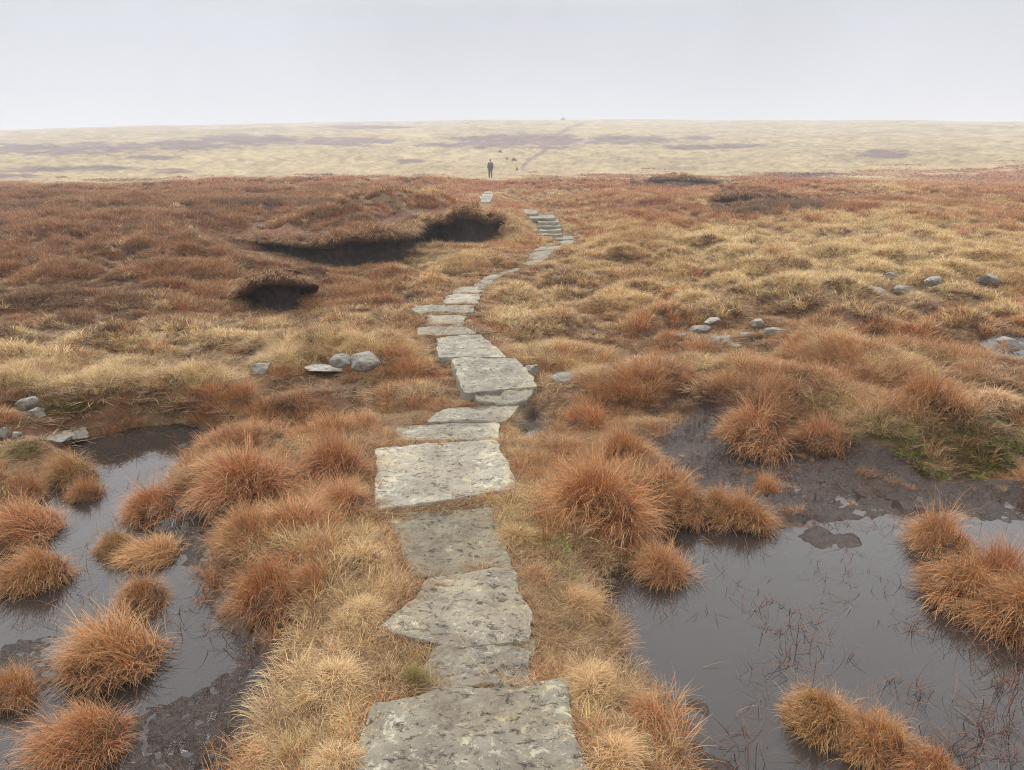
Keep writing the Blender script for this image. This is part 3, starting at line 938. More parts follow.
def boulder(k, x0, y0, x1, y1, label):
    base = at((x0 + x1) / 2, y1, 0.0)
    z = terrain(np.array([base[0]]), np.array([base[1]]))[0][0]
    base = at((x0 + x1) / 2, y1, z)
    dep = np.hypot(base[1], 1.6)
    w = (x1 - x0) * dep / F
    elev = math.atan2(EYE - z, base[1])
    hpx = (y1 - y0) * dep / F
    dpt = 0.85 * w
    h = max(hpx - dpt * math.sin(elev), hpx * 0.3) / math.cos(elev)
    if k == 26:
        dpt, h = 1.6, 0.2
    bm = bmesh.new()
    bmesh.ops.create_icosphere(bm, subdivisions=4 if dep < 14 else 3, radius=1.0)
    r_ = random.Random(k + 40)
    planes = []
    for _ in range(9):
        v = Vector((r_.uniform(-1, 1), r_.uniform(-1, 1), r_.uniform(-0.2, 1))).normalized()
        planes.append((v, r_.uniform(0.45, 0.85)))
    co = np.array([v.co[:] for v in bm.verts])
    for v, dd in planes:
        q = co @ np.array(v)
        ex = np.maximum(q - dd, 0)
        co -= ex[:, None] * np.array(v)[None] * 0.97
    if k == 0:
        co[:, 2] *= 1 - 0.28 * np.exp(-((co[:, 0] + 0.15) / 0.16) ** 2)
    nz = fbm(co[:, 0] * 2.2 + k * 3, co[:, 1] * 2.2 + co[:, 2] * 1.7, 300 + k, 4)
    nz2 = fbm(co[:, 0] * 7 + k, co[:, 1] * 7 + co[:, 2] * 5, 330 + k, 4)
    co *= (1 + 0.09 * nz + 0.035 * nz2)[:, None]
    yaw = r_.uniform(-0.5, 0.5)
    for v, c_ in zip(bm.verts, co):
        v.co = (c_[0] * w / 2 * 1.1, c_[1] * dpt / 2, min(c_[2] if c_[2] > 0 else 1.3 * c_[2], 0.62) * h * 0.8 + h * 0.05 + 0.05 * c_[0] * h)
    me = bpy.data.meshes.new('boulder')
    bm.to_mesh(me)
    bm.free()
    o = link('boulder', me, M_BOULDER)
    o.location = (base[0], base[1] + dpt * 0.45, z + (h * 0.12 + (0.012 if dep < 7 else 0.035) if k != 7 else 0.0))
    STONE_POS.append((base[0], base[1] + dpt * 0.45, 0.46 * w))
    o.rotation_euler = (0, r_.uniform(-.12, .12), yaw)
    tag(o, label, 'rock', 'grey stones scattered on the moor')


for k, s in enumerate(STONES):
    boulder(k, *s)


# ------------------------------------------------------------------ peat hags
def peat_hag(key, label):
    ln = HAG_W[key]
    n = len(ln)
    c = np.array([ln[:, 0].mean(), ln[:, 1].mean(), 0.0])
    tx = np.gradient(ln[:, 0]); ty = np.gradient(ln[:, 1])
    L = np.hypot(tx, ty)
    nx, ny = ty / L, -tx / L            # towards the camera side
    k = np.ones(5) / 5
    nx = np.convolve(np.pad(nx, 2, 'edge'), k, 'valid'); ny = np.convolve(np.pad(ny, 2, 'edge'), k, 'valid')
    root = empty('peat_hag', (c[0], c[1], -0.03))
    h = ln[:, 3] * (1.2 if key in ('main', 'hole') else 1.0)
    sx, sy = ln[:, 0], ln[:, 1]
    wob = 0.09 * fbm(sx / 0.6, sy / 0.6, 401, 3)
    h = h * (1 + 0.15 * fbm(sx / 0.5, sy / 0.5, 403, 2))
    far = c[1] > 25
    s_ = 1.0
    #        out    up(fraction) add
    turf = [(-0.75, 1.0, -0.10), (-0.5, 1.0, -0.02), (-0.3, 1.0, 0.01), (-0.08, 1.0, 0.01), (0.07, 0.92, -0.01), (0.11, 0.84, -0.015), (0.05, 0.78, -0.02)]
    face = [(0.05, 0.80, -0.02), (-0.02, 0.70, 0), (-0.07, 0.45, 0), (-0.08, 0.25, 0), (-0.03, 0.08, 0), (0.10, -0.02, -0.01), (0.4, -0.06, -0.05)]
    objs = []
    for nm, prof, mat in (('turf', turf, M_TURF), ('peat_face', face, M_PEAT)):
        V = []
        for j, (o_, f_, a_) in enumerate(prof):
            jit = 0.03 * fbm(sx / 0.25 + j * 3.1, sy / 0.25, 410 + j, 3)
            oo = (o_ * s_ + wob + jit)
            V.append(np.stack([sx + nx * oo - c[0], sy + ny * oo - c[1], f_ * h + a_ + 0.5 * jit * (f_ > 0.2)], 1))
        V = np.concatenate(V)
        Fq = []
        for j in range(len(prof) - 1):
            a = j * n + np.arange(n - 1)
            Fq.append(np.stack([a, a + n, a + n + 1, a + 1], 1))
        me = mesh_np(nm, V, np.concatenate(Fq))
        objs.append(link(nm, me, mat, root))
    # grass hanging over the lip
    m = int(900 * L.sum()) if not far else int(150 * L.sum())
    m = min(m, 9000)
    t = rng.random(m) * (n - 1)
    i0 = t.astype(int); fr = t - i0
    ip = lambda a: a[i0] * (1 - fr) + a[np.minimum(i0 + 1, n - 1)] * fr
    bx, by, bnx, bny, bh, bw = ip(sx), ip(sy), ip(nx), ip(ny), ip(h), ip(wob)
    o_ = np.where(rng.random(m) < 0.45, rng.uniform(0.0, 0.12, m), rng.uniform(-0.5, 0.08, m)) + bw
    roots = np.stack([bx + bnx * o_ - c[0], by + bny * o_ - c[1], bh * np.where(o_ - bw > -0.02, 0.92, 1.0) + 0.0], 1)
    az = np.arctan2(bny, bnx) + rng.normal(0, 0.6, m)
    k_ = 2.0 if far else 1.0
    V = blades(roots, az, rng.uniform(0.2, 1.2, m), rng.uniform(1.6, 2.9, m), rng.uniform(0.08, 0.26, m) * (1 + 0.7 * fbm(bx / 0.35, by / 0.35, 407, 2)).clip(0.4, 2) * k_, np.full(m, 0.008 * max(1, c[1] / 12)), 4)
    fo = link('foliage', blade_mesh('foliage', [V]), M_BLADE_O, root)
    fo.color = (0.26, 0.125, 0.055, 1)
    tag(root, label, 'peat bank')


peat_hag('main', 'long eroded peat bank with dark undercut face and shaggy grass lip')
peat_hag('hole', 'small dark peat hollow under a heather hummock, below the long bank')
peat_hag('strip', 'thin distant dark peat edge crossing the red heath before the pale hillside')
peat_hag('ledge', 'low dark heathery peat ledge across the red heath behind the straw ground')


# ------------------------------------------------------------------ grass cover (nobody could count it)
def clump(name, n, rad, len_, wid, lean0, lean1, segs, fl=0.0, seed=1, curl=1.3):
    r = np.random.default_rng(seed)
    a = r.random(n) * 2 * math.pi
    q = rad * np.sqrt(r.random(n))
    roots = np.stack([np.cos(a) * q, np.sin(a) * q, np.full(n, -0.03 * len_)], 1)
    az = a + r.normal(0, 0.8, n)
    if fl:
        vx, vy = np.cos(az) + fl, np.sin(az)
        az = np.arctan2(vy, vx)
    t0 = np.clip(q / rad * lean0 + r.normal(0, 0.15, n), 0, 1.4)
    t1 = t0 + np.abs(r.normal(lean1, 0.35, n))
    L = len_ * r.uniform(0.55, 1.15, n) * (1 - 0.25 * q / rad)
    me = blade_mesh(name, [blades(roots, az, t0, t1, L, wid * r.uniform(0.7, 1.3, n), segs, curl, 0.7, r)])
    me.materials.append(M_BLADE_I)
    return me


def proto_coll(name, meshes):
    c = bpy.data.collections.new(name)
    for i, me in enumerate(meshes):
        o = bpy.data.objects.new('%s_%02d' % (name, i), me)
        c.objects.link(o)
    return c


def scatter(name, label, cat, coll, P, rot, scl, col, idx):
    me = bpy.data.meshes.new(name)
    me.vertices.add(len(P))
    me.vertices.foreach_set('co', P.astype(np.float32).ravel())
    a = me.attributes.new('rot', 'FLOAT_VECTOR', 'POINT'); a.data.foreach_set('vector', rot.astype(np.float32).ravel())
    a = me.attributes.new('scl', 'FLOAT_VECTOR', 'POINT'); a.data.foreach_set('vector', scl.astype(np.float32).ravel())
    a = me.attributes.new('col', 'FLOAT_COLOR', 'POINT')
    a.data.foreach_set('color', np.concatenate([col, np.ones((len(col), 1))], 1).astype(np.float32).ravel())
    a = me.attributes.new('idx', 'INT', 'POINT'); a.data.foreach_set('value', idx.astype(np.int32))
    me.update()
    o = link(name, me, None, smooth=False)
    ng = bpy.data.node_groups.new(name, 'GeometryNodeTree')
    ng.interface.new_socket('Geometry', in_out='INPUT', socket_type='NodeSocketGeometry')
    ng.interface.new_socket('Geometry', in_out='OUTPUT', socket_type='NodeSocketGeometry')
    gi = ng.nodes.new('NodeGroupInput'); go = ng.nodes.new('NodeGroupOutput')
    ci = ng.nodes.new('GeometryNodeCollectionInfo')
    ci.inputs['Collection'].default_value = coll
    ci.inputs['Separate Children'].default_value = True
    ci.inputs['Reset Children'].default_value = True
    ip = ng.nodes.new('GeometryNodeInstanceOnPoints')
    ip.inputs['Pick Instance'].default_value = True

    def na(nm, t):
        q = ng.nodes.new('GeometryNodeInputNamedAttribute')
        q.data_type = t
        q.inputs['Name'].default_value = nm
        return next(s for s in q.outputs if s.enabled and s.name == 'Attribute')
    L = ng.links.new
    L(gi.outputs[0], ip.inputs['Points'])
    L(ci.outputs[0], ip.inputs['Instance'])
    L(na('idx', 'INT'), ip.inputs['Instance Index'])
    L(na('rot', 'FLOAT_VECTOR'), ip.inputs['Rotation'])
    L(na('scl', 'FLOAT_VECTOR'), ip.inputs['Scale'])
    L(ip.outputs[0], go.inputs[0])
    md = o.modifiers.new('scatter', 'NODES')
    md.node_group = ng
    tag(o, label, cat, kind='stuff')
    return o


# unit clumps (about 1 m scale: blade length 1)
def kinds(prefix, lean0, lean1, lens, fl, seed):
    out = []
    for lod, (n, wid, seg) in enumerate(((90, 0.016, 4), (70, 0.030, 3), (60, 0.055, 3))):
        for v in range(3):
            out.append(clump('%s_%d%d' % (prefix, lod, v), n, 0.42, lens, wid, lean0, lean1, seg, fl, seed + lod * 10 + v))
    return proto_coll(prefix, out)


K_STRAW = kinds('straw_clump', 0.75, 1.35, 1.0, 0.5, 10)
K_RUST = kinds('rust_clump', 0.60, 0.95, 1.0, 0.35, 110)
K_HEATH = kinds('heather_clump', 0.55, 0.25, 0.75, 0.0, 210)

TUSS_POS = []   # filled below before the cover is grown

# ---- tussocks that stand by themselves: px box of each
TUSSOCKS = [
    # x0, x1, ytop, ybottom, kind, colour, label
    (44, 154, 618, 700, 'wind', (0.44, 0.22, 0.075), 'large wind-combed golden tussock islanded in the left pool, its tips swept sideways'),
    (20, 128, 692, 785, 'wind', (0.42, 0.18, 0.065), 'orange tussock at the muddy near edge of the left pool, below the golden one'),
    (-30, 31, 664, 722, 'round', (0.42, 0.20, 0.07), 'small orange tussock cut by the picture edge, level with the large golden one'),
    (-22, 68, 546, 602, 'wind', (0.42, 0.21, 0.07), 'wide golden tussock in the left pool below the half-hidden rust one at the edge'),
    (-30, 46, 500, 556, 'wind', (0.43, 0.19, 0.07), 'rust tussock at the picture edge where the left pool narrows'),
    (84, 131, 528, 562, 'flat', (0.35, 0.20, 0.07), 'low olive-brown tuft, smallest of the three tufts clustered mid-pool'),
    (112, 181, 536, 574, 'wind', (0.42, 0.21, 0.07), 'golden tuft in the middle of the three clustered mid-pool tufts'),
    (107, 168, 566, 620, 'round', (0.32, 0.145, 0.05), 'darker brown tussock, lowest of the three clustered mid-pool tufts'),
    (60, 101, 476, 507, 'flat', (0.36, 0.15, 0.05), 'small rust tuft near the head of the left pool'),
    (33, 92, 452, 492, 'flat', (0.33, 0.18, 0.06), 'olive-tinged tuft beside the pale double-topped boulder'),
    (-15, 36, 444, 494, 'round', (0.34, 0.145, 0.05), 'rust tuft under the mossy rock at the picture edge'),
    (110, 184, 482, 530, 'round', (0.40, 0.16, 0.055), 'bright rust tussock at the tip of the big mass between the pool and the path'),
    (172, 296, 436, 515, 'round', (0.38, 0.15, 0.05), 'largest rust tussock of the mass between the left pool and the path'),
    (200, 284, 512, 566, 'round', (0.37, 0.175, 0.06), 'olive-rust tussock overhanging the bare mud of the left pool'),
    (214, 312, 545, 628, 'round', (0.38, 0.15, 0.048), 'tall rust tussock above the dark cut peat edge of the left pool'),
    (280, 345, 538, 610, 'round', (0.36, 0.15, 0.05), 'rust tussock between the dark cut peat edge and the straw verge'),
    (282, 372, 428, 492, 'round', (0.35, 0.13, 0.045), 'reddish tussock beside the big pale square flagstone'),
    (300, 380, 478, 528, 'round', (0.42, 0.19, 0.07), 'light rust tussock by the near corner of the big pale square flagstone'),
    (328, 398, 516, 580, 'straw', (0.58, 0.43, 0.19), 'pale straw tussock spilling beside the rough brownish flagstone'),
    (325, 392, 572, 634, 'straw', (0.58, 0.44, 0.20), 'pale straw tussock beside the two-toned flagstone'),
    (285, 368, 630, 712, 'straw', (0.57, 0.42, 0.19), 'broad straw tussock between the dark red heather and the small grey flagstone'),
    (228, 306, 700, 790, 'straw', (0.52, 0.33, 0.14), 'brown-tinged straw tussock on the mud rim of the left pool'),
    (300, 372, 700, 790, 'straw', (0.57, 0.42, 0.19), 'straw tussock beside the broad lichened flagstone'),
    (266, 304, 634, 690, 'sprig', (0.16, 0.055, 0.035), 'dark red heather bush above the mud of the left pool'),
    (388, 432, 650, 702, 'spike', (0.20, 0.19, 0.05), 'spiky green rush tuft beside the small grey flagstone'),
    (538, 668, 452, 546, 'round', (0.44, 0.19, 0.062), 'biggest bright rust tussock hanging over the head of the right pool'),
    (494, 548, 482, 556, 'straw', (0.40, 0.28, 0.10), 'green-footed straw tussock beside the far corner of the rough brownish flagstone'),
    (664, 716, 464, 508, 'round', (0.38, 0.17, 0.055), 'brown tuft beside the biggest rust tussock, at the edge of the mud'),
    (702, 740, 468, 516, 'round', (0.36, 0.17, 0.06), 'slim brown tuft in the middle of the mud-edge cluster'),
    (716, 784, 494, 540, 'round', (0.42, 0.21, 0.07), 'golden tuft with splayed blades at the water edge of the mud cluster'),
    (746, 786, 460, 496, 'spike', (0.42, 0.20, 0.07), 'small spiky tuft standing alone in the bare mud'),
    (720, 806, 408, 462, 'round', (0.40, 0.18, 0.065), 'rust tussock on the bank above the bare mud'),
    (628, 704, 538, 592, 'round', (0.42, 0.20, 0.075), 'pale rust tussock islanded near the edge of the right pool'),
    (596, 664, 420, 474, 'round', (0.40, 0.17, 0.06), 'dry rust tussock just behind the biggest bright one'),
    (552, 622, 396, 440, 'round', (0.43, 0.18, 0.06), 'orange tussock behind the dark puddle by the path'),
    (914, 992, 500, 566, 'round', (0.46, 0.23, 0.09), 'pale-tipped tussock at the corner of the island in the right pool'),
    (930, 1020, 548, 622, 'wind', (0.38, 0.17, 0.055), 'largest tangled rust tussock of the island in the right pool'),
    (975, 1060, 515, 610, 'round', (0.38, 0.15, 0.055), 'reddish tussock on the far side of the island in the right pool'),
    (985, 1080, 570, 650, 'wind', (0.36, 0.155, 0.05), 'drooping rust tussock at the picture edge of the pool island'),
    (785, 872, 676, 752, 'flat', (0.38, 0.20, 0.06), 'sprawling olive-rust tussock at the tip of the sedge bed in the right pool'),
    (845, 938, 704, 785, 'flat', (0.42, 0.20, 0.065), 'tangled orange tussock in the middle of the sedge bed in the right pool'),
    (900, 975, 725, 800, 'wind', (0.40, 0.17, 0.06), 'half-sunk rust tussock at the near end of the sedge bed'),
    (615, 680, 650, 752, 'wind', (0.42, 0.18, 0.065), 'rust tussock leaning over the water from the path verge'),
    (556, 624, 636, 712, 'straw', (0.52, 0.36, 0.15), 'straw tussock beside the path by the small grey flagstone'),
    (572, 650, 700, 790, 'straw', (0.54, 0.36, 0.155), 'straw and rust tussock beside the broad lichened flagstone, on the pool side'),
    (548, 606, 560, 622, 'straw', (0.46, 0.28, 0.11), 'brown straw tussock beside the two-toned flagstone, pool side'),
    (800, 868, 376, 420, 'round', (0.44, 0.21, 0.09), 'feathery pinkish tussock on the bank above the green moss'),
    (905, 978, 372, 416, 'round', (0.44, 0.22, 0.09), 'feathery rust tussock on the bank at the middle of the green moss'),
    (968, 1030, 388, 424, 'straw', (0.58, 0.42, 0.22), 'bleached straw tussock on the bank at the end of the green moss'),
    (396, 462, 262, 294, 'straw', (0.50, 0.32, 0.13), 'rounded straw mound between the long peat bank and the bend of the path'),
]


def tussock_mesh(kind, seed, n=2300):
    r = np.random.default_rng(seed)
    # unit: radius 0.5, height about 0.5
    a = r.random(n) * 2 * math.pi
    q = 0.36 * np.sqrt(r.random(n))
    # several sub-tufts give uneven parting
    k = 8
    ca_, cq = r.random(k) * 2 * math.pi, 0.48 * np.sqrt(r.random(k))
    cen = np.stack([np.cos(ca_) * cq, np.sin(ca_) * cq], 1)
    pick = r.integers(0, k, n)
    xy = np.stack([np.cos(a) * q, np.sin(a) * q], 1) * 0.46 + cen[pick] * 0.80
    xy *= np.array([1.15, 0.88])
    tuft_len = r.uniform(0.5, 1.3, k)[pick] * np.where(r.random(n) < 0.06, 1.5, 1.0)
    tuft_az = r.normal(0, 0.45, (k, 2))[pick]
    q = np.hypot(xy[:, 0], xy[:, 1])
    dome = 0.20 * np.clip(1 - (q / 0.46) ** 2, 0, 1)
    az = np.arctan2(xy[:, 1], xy[:, 0]) + r.normal(0, 0.75, n)
    vx, vy = np.cos(az), np.sin(az)
    loc = xy - cen[pick]
    vx += 2.4 * loc[:, 0] + tuft_az[:, 0]; vy += 2.4 * loc[:, 1] + tuft_az[:, 1]
    if kind == 'straw':
        vx += r.normal(0, 0.9, n); vy += r.normal(0, 0.9, n)
    if kind == 'wind':
        vx += -1.15; vy += -0.45
    elif kind in ('round', 'flat'):
        vx += -0.45; vy += -0.2
    az = np.arctan2(vy, vx)
    t0 = np.clip(q / 0.40 * 0.75 + r.normal(0, 0.22, n), 0, 1.5)
    t1 = t0 + np.abs(r.normal({'wind': 1.35, 'straw': 1.55, 'flat': 1.2, 'spike': 0.35, 'sprig': 0.25}.get(kind, 1.05), 0.40, n))
    t1 += np.where(r.random(n) < 0.18, r.uniform(0.5, 1.4, n), 0)
    L = tuft_len * r.uniform(0.22, 0.52, n) * {'straw': 1.0, 'spike': 1.05, 'flat': 0.8, 'sprig': .8}.get(kind, 0.92)
    W = r.uniform(0.0045, 0.0085, n)
    if kind == 'sprig': W *= 1.3
    roots = np.stack([xy[:, 0], xy[:, 1], dome - 0.05], 1)
    P = [blades(roots, az, t0, t1, L, W, 5, 1.3, 0.7, r)]
    # dead skirt hanging to the ground
    m = n // 3
    a = r.random(m) * 2 * math.pi
    roots = np.stack([np.cos(a) * 0.34, np.sin(a) * 0.34, r.uniform(0.0, 0.12, m)], 1) * (np.array([1, 1, 1]) * 1.0)
    P.append(blades(roots, a + r.normal(0, 0.9, m), r.uniform(0.9, 1.6, m), r.uniform(1.55, 2.2, m), r.uniform(0.10, 0.34, m), r.uniform(0.005, 0.009, m), 4, 1.0, 0.7, r))
    V, Fq, A = P[-1]
    A[:, 2] *= 0.12
    V, Fq, A = P[0]
    tv = V.reshape(n, -1, 3)[:, -1]
    EXT[(kind, seed)] = (float(np.percentile(np.abs(tv[:, 0]), 93)), float(np.percentile(np.abs(tv[:, 1]), 93)), float(np.percentile(V[:, 2], 97)))
    me = blade_mesh('foliage', P)
    me['ext'] = EXT[(kind, seed)]
    return me


EXT = {}
TM = {}
for k_, kind in enumerate(('round', 'wind', 'straw', 'flat', 'spike', 'sprig')):
    TM[kind] = [tussock_mesh(kind, 500 + k_ * 10 + v, 1500 if kind in ('spike', 'sprig') else 2600) for v in range(4 if kind == 'round' else 2)]


def mound_mesh(seed):
    bm = bmesh.new()
    bmesh.ops.create_uvsphere(bm, u_segments=32, v_segments=16, radius=1.0)
    co = np.array([v.co[:] for v in bm.verts])
    nz = fbm(co[:, 0] * 2 + seed, co[:, 1] * 2 + co[:, 2], 600 + seed, 4)
    co *= (1 + 0.14 * nz)[:, None]
    for v, c_ in zip(bm.verts, co):
        v.co = (c_[0] * 0.37, c_[1] * 0.37, c_[2] * (0.20 if c_[2] > 0 else 0.30))
    me = bpy.data.meshes.new('root_mound')
    bm.to_mesh(me); bm.free()
    return me


MM = [mound_mesh(s) for s in range(3)]
first = {}
for i, (x0, x1, yt, yb, kind, colr, label) in enumerate(TUSSOCKS):
    xc = (x0 + x1) / 2
    zb = POOL_Z
    b = at(xc, yb, 0)
    for _ in range(4):
        b = at(xc, yb - 0.12 * (yb - yt), zb)
        zb = max(float(terrain(np.array([b[0]]), np.array([b[1]]))[0][0]), POOL_Z - 0.01)
    slant = math.sqrt(b[0] ** 2 + b[1] ** 2 + (EYE - zb) ** 2)
    dep = b[1] * CP + (EYE - zb) * SP
    w = (x1 - x0) * dep / F
    elev = math.atan2(EYE - zb, math.hypot(b[0], b[1]))
    app = (yb - yt) * slant / F * math.cos(0.0)
    dy = w * 0.85
    hgt = max((app - 0.75 * dy * math.sin(elev)) / math.cos(elev), 0.30 * w)
    hgt = min(hgt * 0.80, (0.22 if kind == 'straw' else 0.50) * w)
    cx_, cy_ = b[0], b[1] + 0.36 * dy
    zc = max(float(terrain(np.array([cx_]), np.array([cy_]))[0][0]), POOL_Z - 0.02)
    zc = min(zc, zb + 0.06)
    root = empty('grass_tussock' if kind != 'sprig' else 'heather_bush', (cx_, cy_, zc))
    v = i % len(TM[kind])
    ex = TM[kind][v]['ext']
    sx_ = 0.5 * w / ex[0]
    sy_ = 0.5 * w * (0.85 + 0.2 * ((i * 37) % 10) / 10) / ex[1]
    fo = bpy.data.objects.new('foliage', TM[kind][v])
    if not len(TM[kind][v].materials):
        TM[kind][v].materials.append(M_BLADE_O)
    mo = bpy.data.objects.new('root_mound', MM[i % 3])
    if not len(MM[i % 3].materials):
        MM[i % 3].materials.append(M_THATCH)
        MM[i % 3].polygons.foreach_set('use_smooth', np.ones(len(MM[i % 3].polygons), bool))
    rz = rng.uniform(-0.6, 0.6) if kind in ('wind', 'round', 'flat') else rng.uniform(0, 6.28)
    zs = hgt / ex[2]
    tilt_ = rng.normal(0, 0.13, 2)
    for o in (fo, mo):
        COL.objects.link(o)
        o.parent = root
        o.rotation_euler = (tilt_[0], tilt_[1], rz) if o is fo else (0, 0, rz)
        o.scale = (sx_, sy_, zs)
    fo.color = (min(colr[0] * 1.14, 1), colr[1] * 1.04, colr[2] * 1.2, 1)
    tag(root, label, 'heather' if kind == 'sprig' else 'grass tussock', 'tussocks around the pools and path')
    TUSS_POS.append((cx_, cy_, (0.10 if kind == 'straw' else 0.24) * w))


# ---- cover
def band(d0, d1, dens, amax=0.80):
    area = 0.5 * (d1 ** 2 - d0 ** 2) * 2 * amax
    n = int(area * dens)
    d = np.sqrt(rng.random(n) * (d1 ** 2 - d0 ** 2) + d0 ** 2)
    a = rng.uniform(-amax, amax, n)
    return d * np.sin(a), d * np.cos(a)


bands = [(0.9, 3.6, 520, 0.13, 0), (3.6, 7, 520, 0.120, 0), (7, 15, 230, 0.142, 1), (15, 34, 84, 0.18, 1), (34, 82, 24, 0.25, 2), (82, 130, 8, 0.32, 2)]
acc = {'straw': [], 'rust': [], 'heath': []}
for d0, d1, dens, size, lod in bands:
    x, y = band(d0, d1, dens)
    x, y = x, y - 0.0
    z, mud, pool, sl = terrain(x, y)
    st, he, gr, hill, trk = plants(x, y, z)
    top, bare = hag_near(x, y)
    z = np.where(np.isnan(top), z, top)
    he = np.where(np.isnan(top), he, np.maximum(he, 0.35))
    d_ = np.hypot(x, y)
    bil = np.where(d_ > 2.2, billow(x, y, d_), 0.5)
    he = np.clip(he + (0.38 * sstep(0.25, 0.03, bil)) * sstep(3, 7, d_) * (1 - hill), 0, 1)  # extra dark heather in hummock gaps, standing in for shadow there
    st = np.clip(st + 0.22 * (sstep(0.1, 0.6, bil) - 0.4) * sstep(3, 7, d_), 0, 1)  # extra straw on hummock tops, standing in for highlights
    px_, py_ = proj(x, y, z)
    shore = sstep(1.3, 0.6, ((px_ - 140) / 120) ** 2 + ((py_ - 412) / 22) ** 2)
    fact = (1 - 0.30 * shore) * (1 - 0.6 * ((px_ > 985) & (py_ > 340) & (py_ < 380))) * (1 - 0.6 * sstep(1.2, 0.5, ((px_ - 486) / 11) ** 2 + ((py_ - 203) / 10) ** 2)) * (0.50 + 0.62 * sstep(0.05, 0.6, bil)) * (1 - bare * np.clip(0.45 + 0.5 * fbm(x / 0.5, y / 0.5, 95, 2), 0, 0.8))
    n = len(x)
    for sx_, sy_, sr_ in STONE_POS:
        inn = np.hypot(x - sx_, y - sy_) < sr_
        fr_ = (np.abs(x - sx_ * y / sy_) < sr_ * 1.15) & (y < sy_) & (y > sy_ - 0.35 - 0.06 * sy_)
        fact = np.where(fr_, fact * 0.45, fact)
        mud = np.where(inn & (rng.random(n) < 0.8), 1.0, mud)
    onmud = (mud > 0.6) & (pool > -0.05) & (rng.random(n) < 0.22 * sstep(-.3, .4, fbm(x / .25, y / .25, 97, 2))) & (d_ < 7)
    fact = np.where(onmud, fact * 0.45, fact)
    he = np.where(onmud, rng.choice([0.0, 1.0], n, p=[.3, .7]), he)
    keep = (onmud | (mud < rng.uniform(0.12, 0.5, n))) & (onmud | (pool > 0.012))
    lim = np.where(np.hypot(x, y) < 8, rng.uniform(-0.022, 0.03, n), rng.uniform(0.0, 0.07, n))
    keep &= sl > lim + (0.01 if d0 > 3 else 0)
    for tx_, ty_, tr_ in TUSS_POS:
        keep &= (np.hypot(x - tx_, y - ty_) > tr_) | (rng.random(n) < 0.03)
    keep &= rng.random(n) > trk * 0.9
    keep &= (rng.random(n) > sstep(64, 82, d_)) | ((hill < rng.uniform(0.25, 0.9, n)) & (d_ < 130))
    keep &= ~((gr > 0.5) & (x > 1.2) & (rng.random(n) < 0.93) & (np.hypot(x, y) < 6))
    x, y, z, st, he, gr, hill, sl, fact = (q[keep] for q in (x, y, z, st, he, gr, hill, sl, fact))
    n = len(x)
    d = np.hypot(x, y)
    # which plant
    u = rng.random(n)
    isH = u < np.clip(he * 1.15 - 0.12, 0, 0.95)
    joint = (sl < 0.07) & (d < 12)
    isH &= ~(joint & (rng.random(n) < 0.8))
    isS = (~isH) & (joint & (rng.random(n) < 0.75) | (d > 12) | ~joint) & (rng.random(n) < np.where(joint, 0.75, sstep(0.15, 0.75, st)))
    # colours
    jit = rng.normal(0, 1, (n, 1))
    nlow = fbm(x / (0.12 * d + 0.3), y / (0.12 * d + 0.3), 900, 3)[:, None]
    cs = C_STRAW * (1 + 0.10 * jit) * np.array([1, 1, 1]) + nlow * np.array([-0.02, -0.035, -0.03]) + rng.normal(0, 0.02, (n, 3))
    tan = np.clip(rng.normal(0.22, 0.25, (n, 1)) + 0.25 * nlow, 0, 0.8)
    cs = cs * (1 - tan) + np.array([0.46, 0.265, 0.125]) * tan
    hl = hill[:, None]
    cs = cs * (1 - hl) + (C_HILL * (1 + 0.06 * jit + 0.05 * nlow)) * hl
    cr = C_RUST * (1 + 0.16 * jit) + nlow * np.array([0.03, 0.022, 0.010])
    pk = sstep(340, 370, proj(x, y, z)[1])[:, None] * sstep(440, 410, proj(x, y, z)[1])[:, None] * (x > 1)[:, None]
    cr = cr * (1 - pk * 0.6) + np.array([0.43, 0.21, 0.105]) * pk * 0.6
    mid = sstep(7, 16, d)[:, None]
    cr = cr * (1 - 0.45 * mid) + np.array([0.40, 0.160, 0.088]) * (1 + 0.12 * jit) * 0.45 * mid
    ch = C_HEATH * (1 + 0.25 * jit) + np.abs(nlow) * np.array([0.05, 0.018, 0.012])
    pxx, pyy = proj(x, y, z)
    ch = ch * (1 - 0.22 * ((pyy < 216) & (he > 0.75)))[:, None]
    cr = cr * (1 - 0.26 * ((pxx < 430) & (pyy < 335) & (pyy > 185)))[:, None]
    ch = ch * (1 - hl) + C_HILLH * (1 + 0.1 * jit) * hl
    g = np.clip(gr * 1.2 - 0.26 + 0.08 * rng.normal(0, 1, n), 0, 0.85)[:, None] * np.where((x > 1.2) & (gr > 0.4), 0.45, 1.0)[:, None]
    size_n = size * rng.uniform(0.65, 1.35, n) * np.interp(d, [d0, d1], [0.92, 1.08]) * fact * np.interp(d, [45, 78], [1, 0.55])
    # short turf along the stones, so they are not buried
    low = np.interp(sl, [-0.02, 0.035, 0.08, 0.35], [0.27, 0.34, 0.60, 1.0])
    low = np.where(d > 8, np.where(d > 25, np.interp(sl, [0, 0.8, 2.5], [0.3, 0.5, 1.0]), np.interp(sl, [0, 0.25, 0.7], [0.55, 0.85, 1.0])), low)
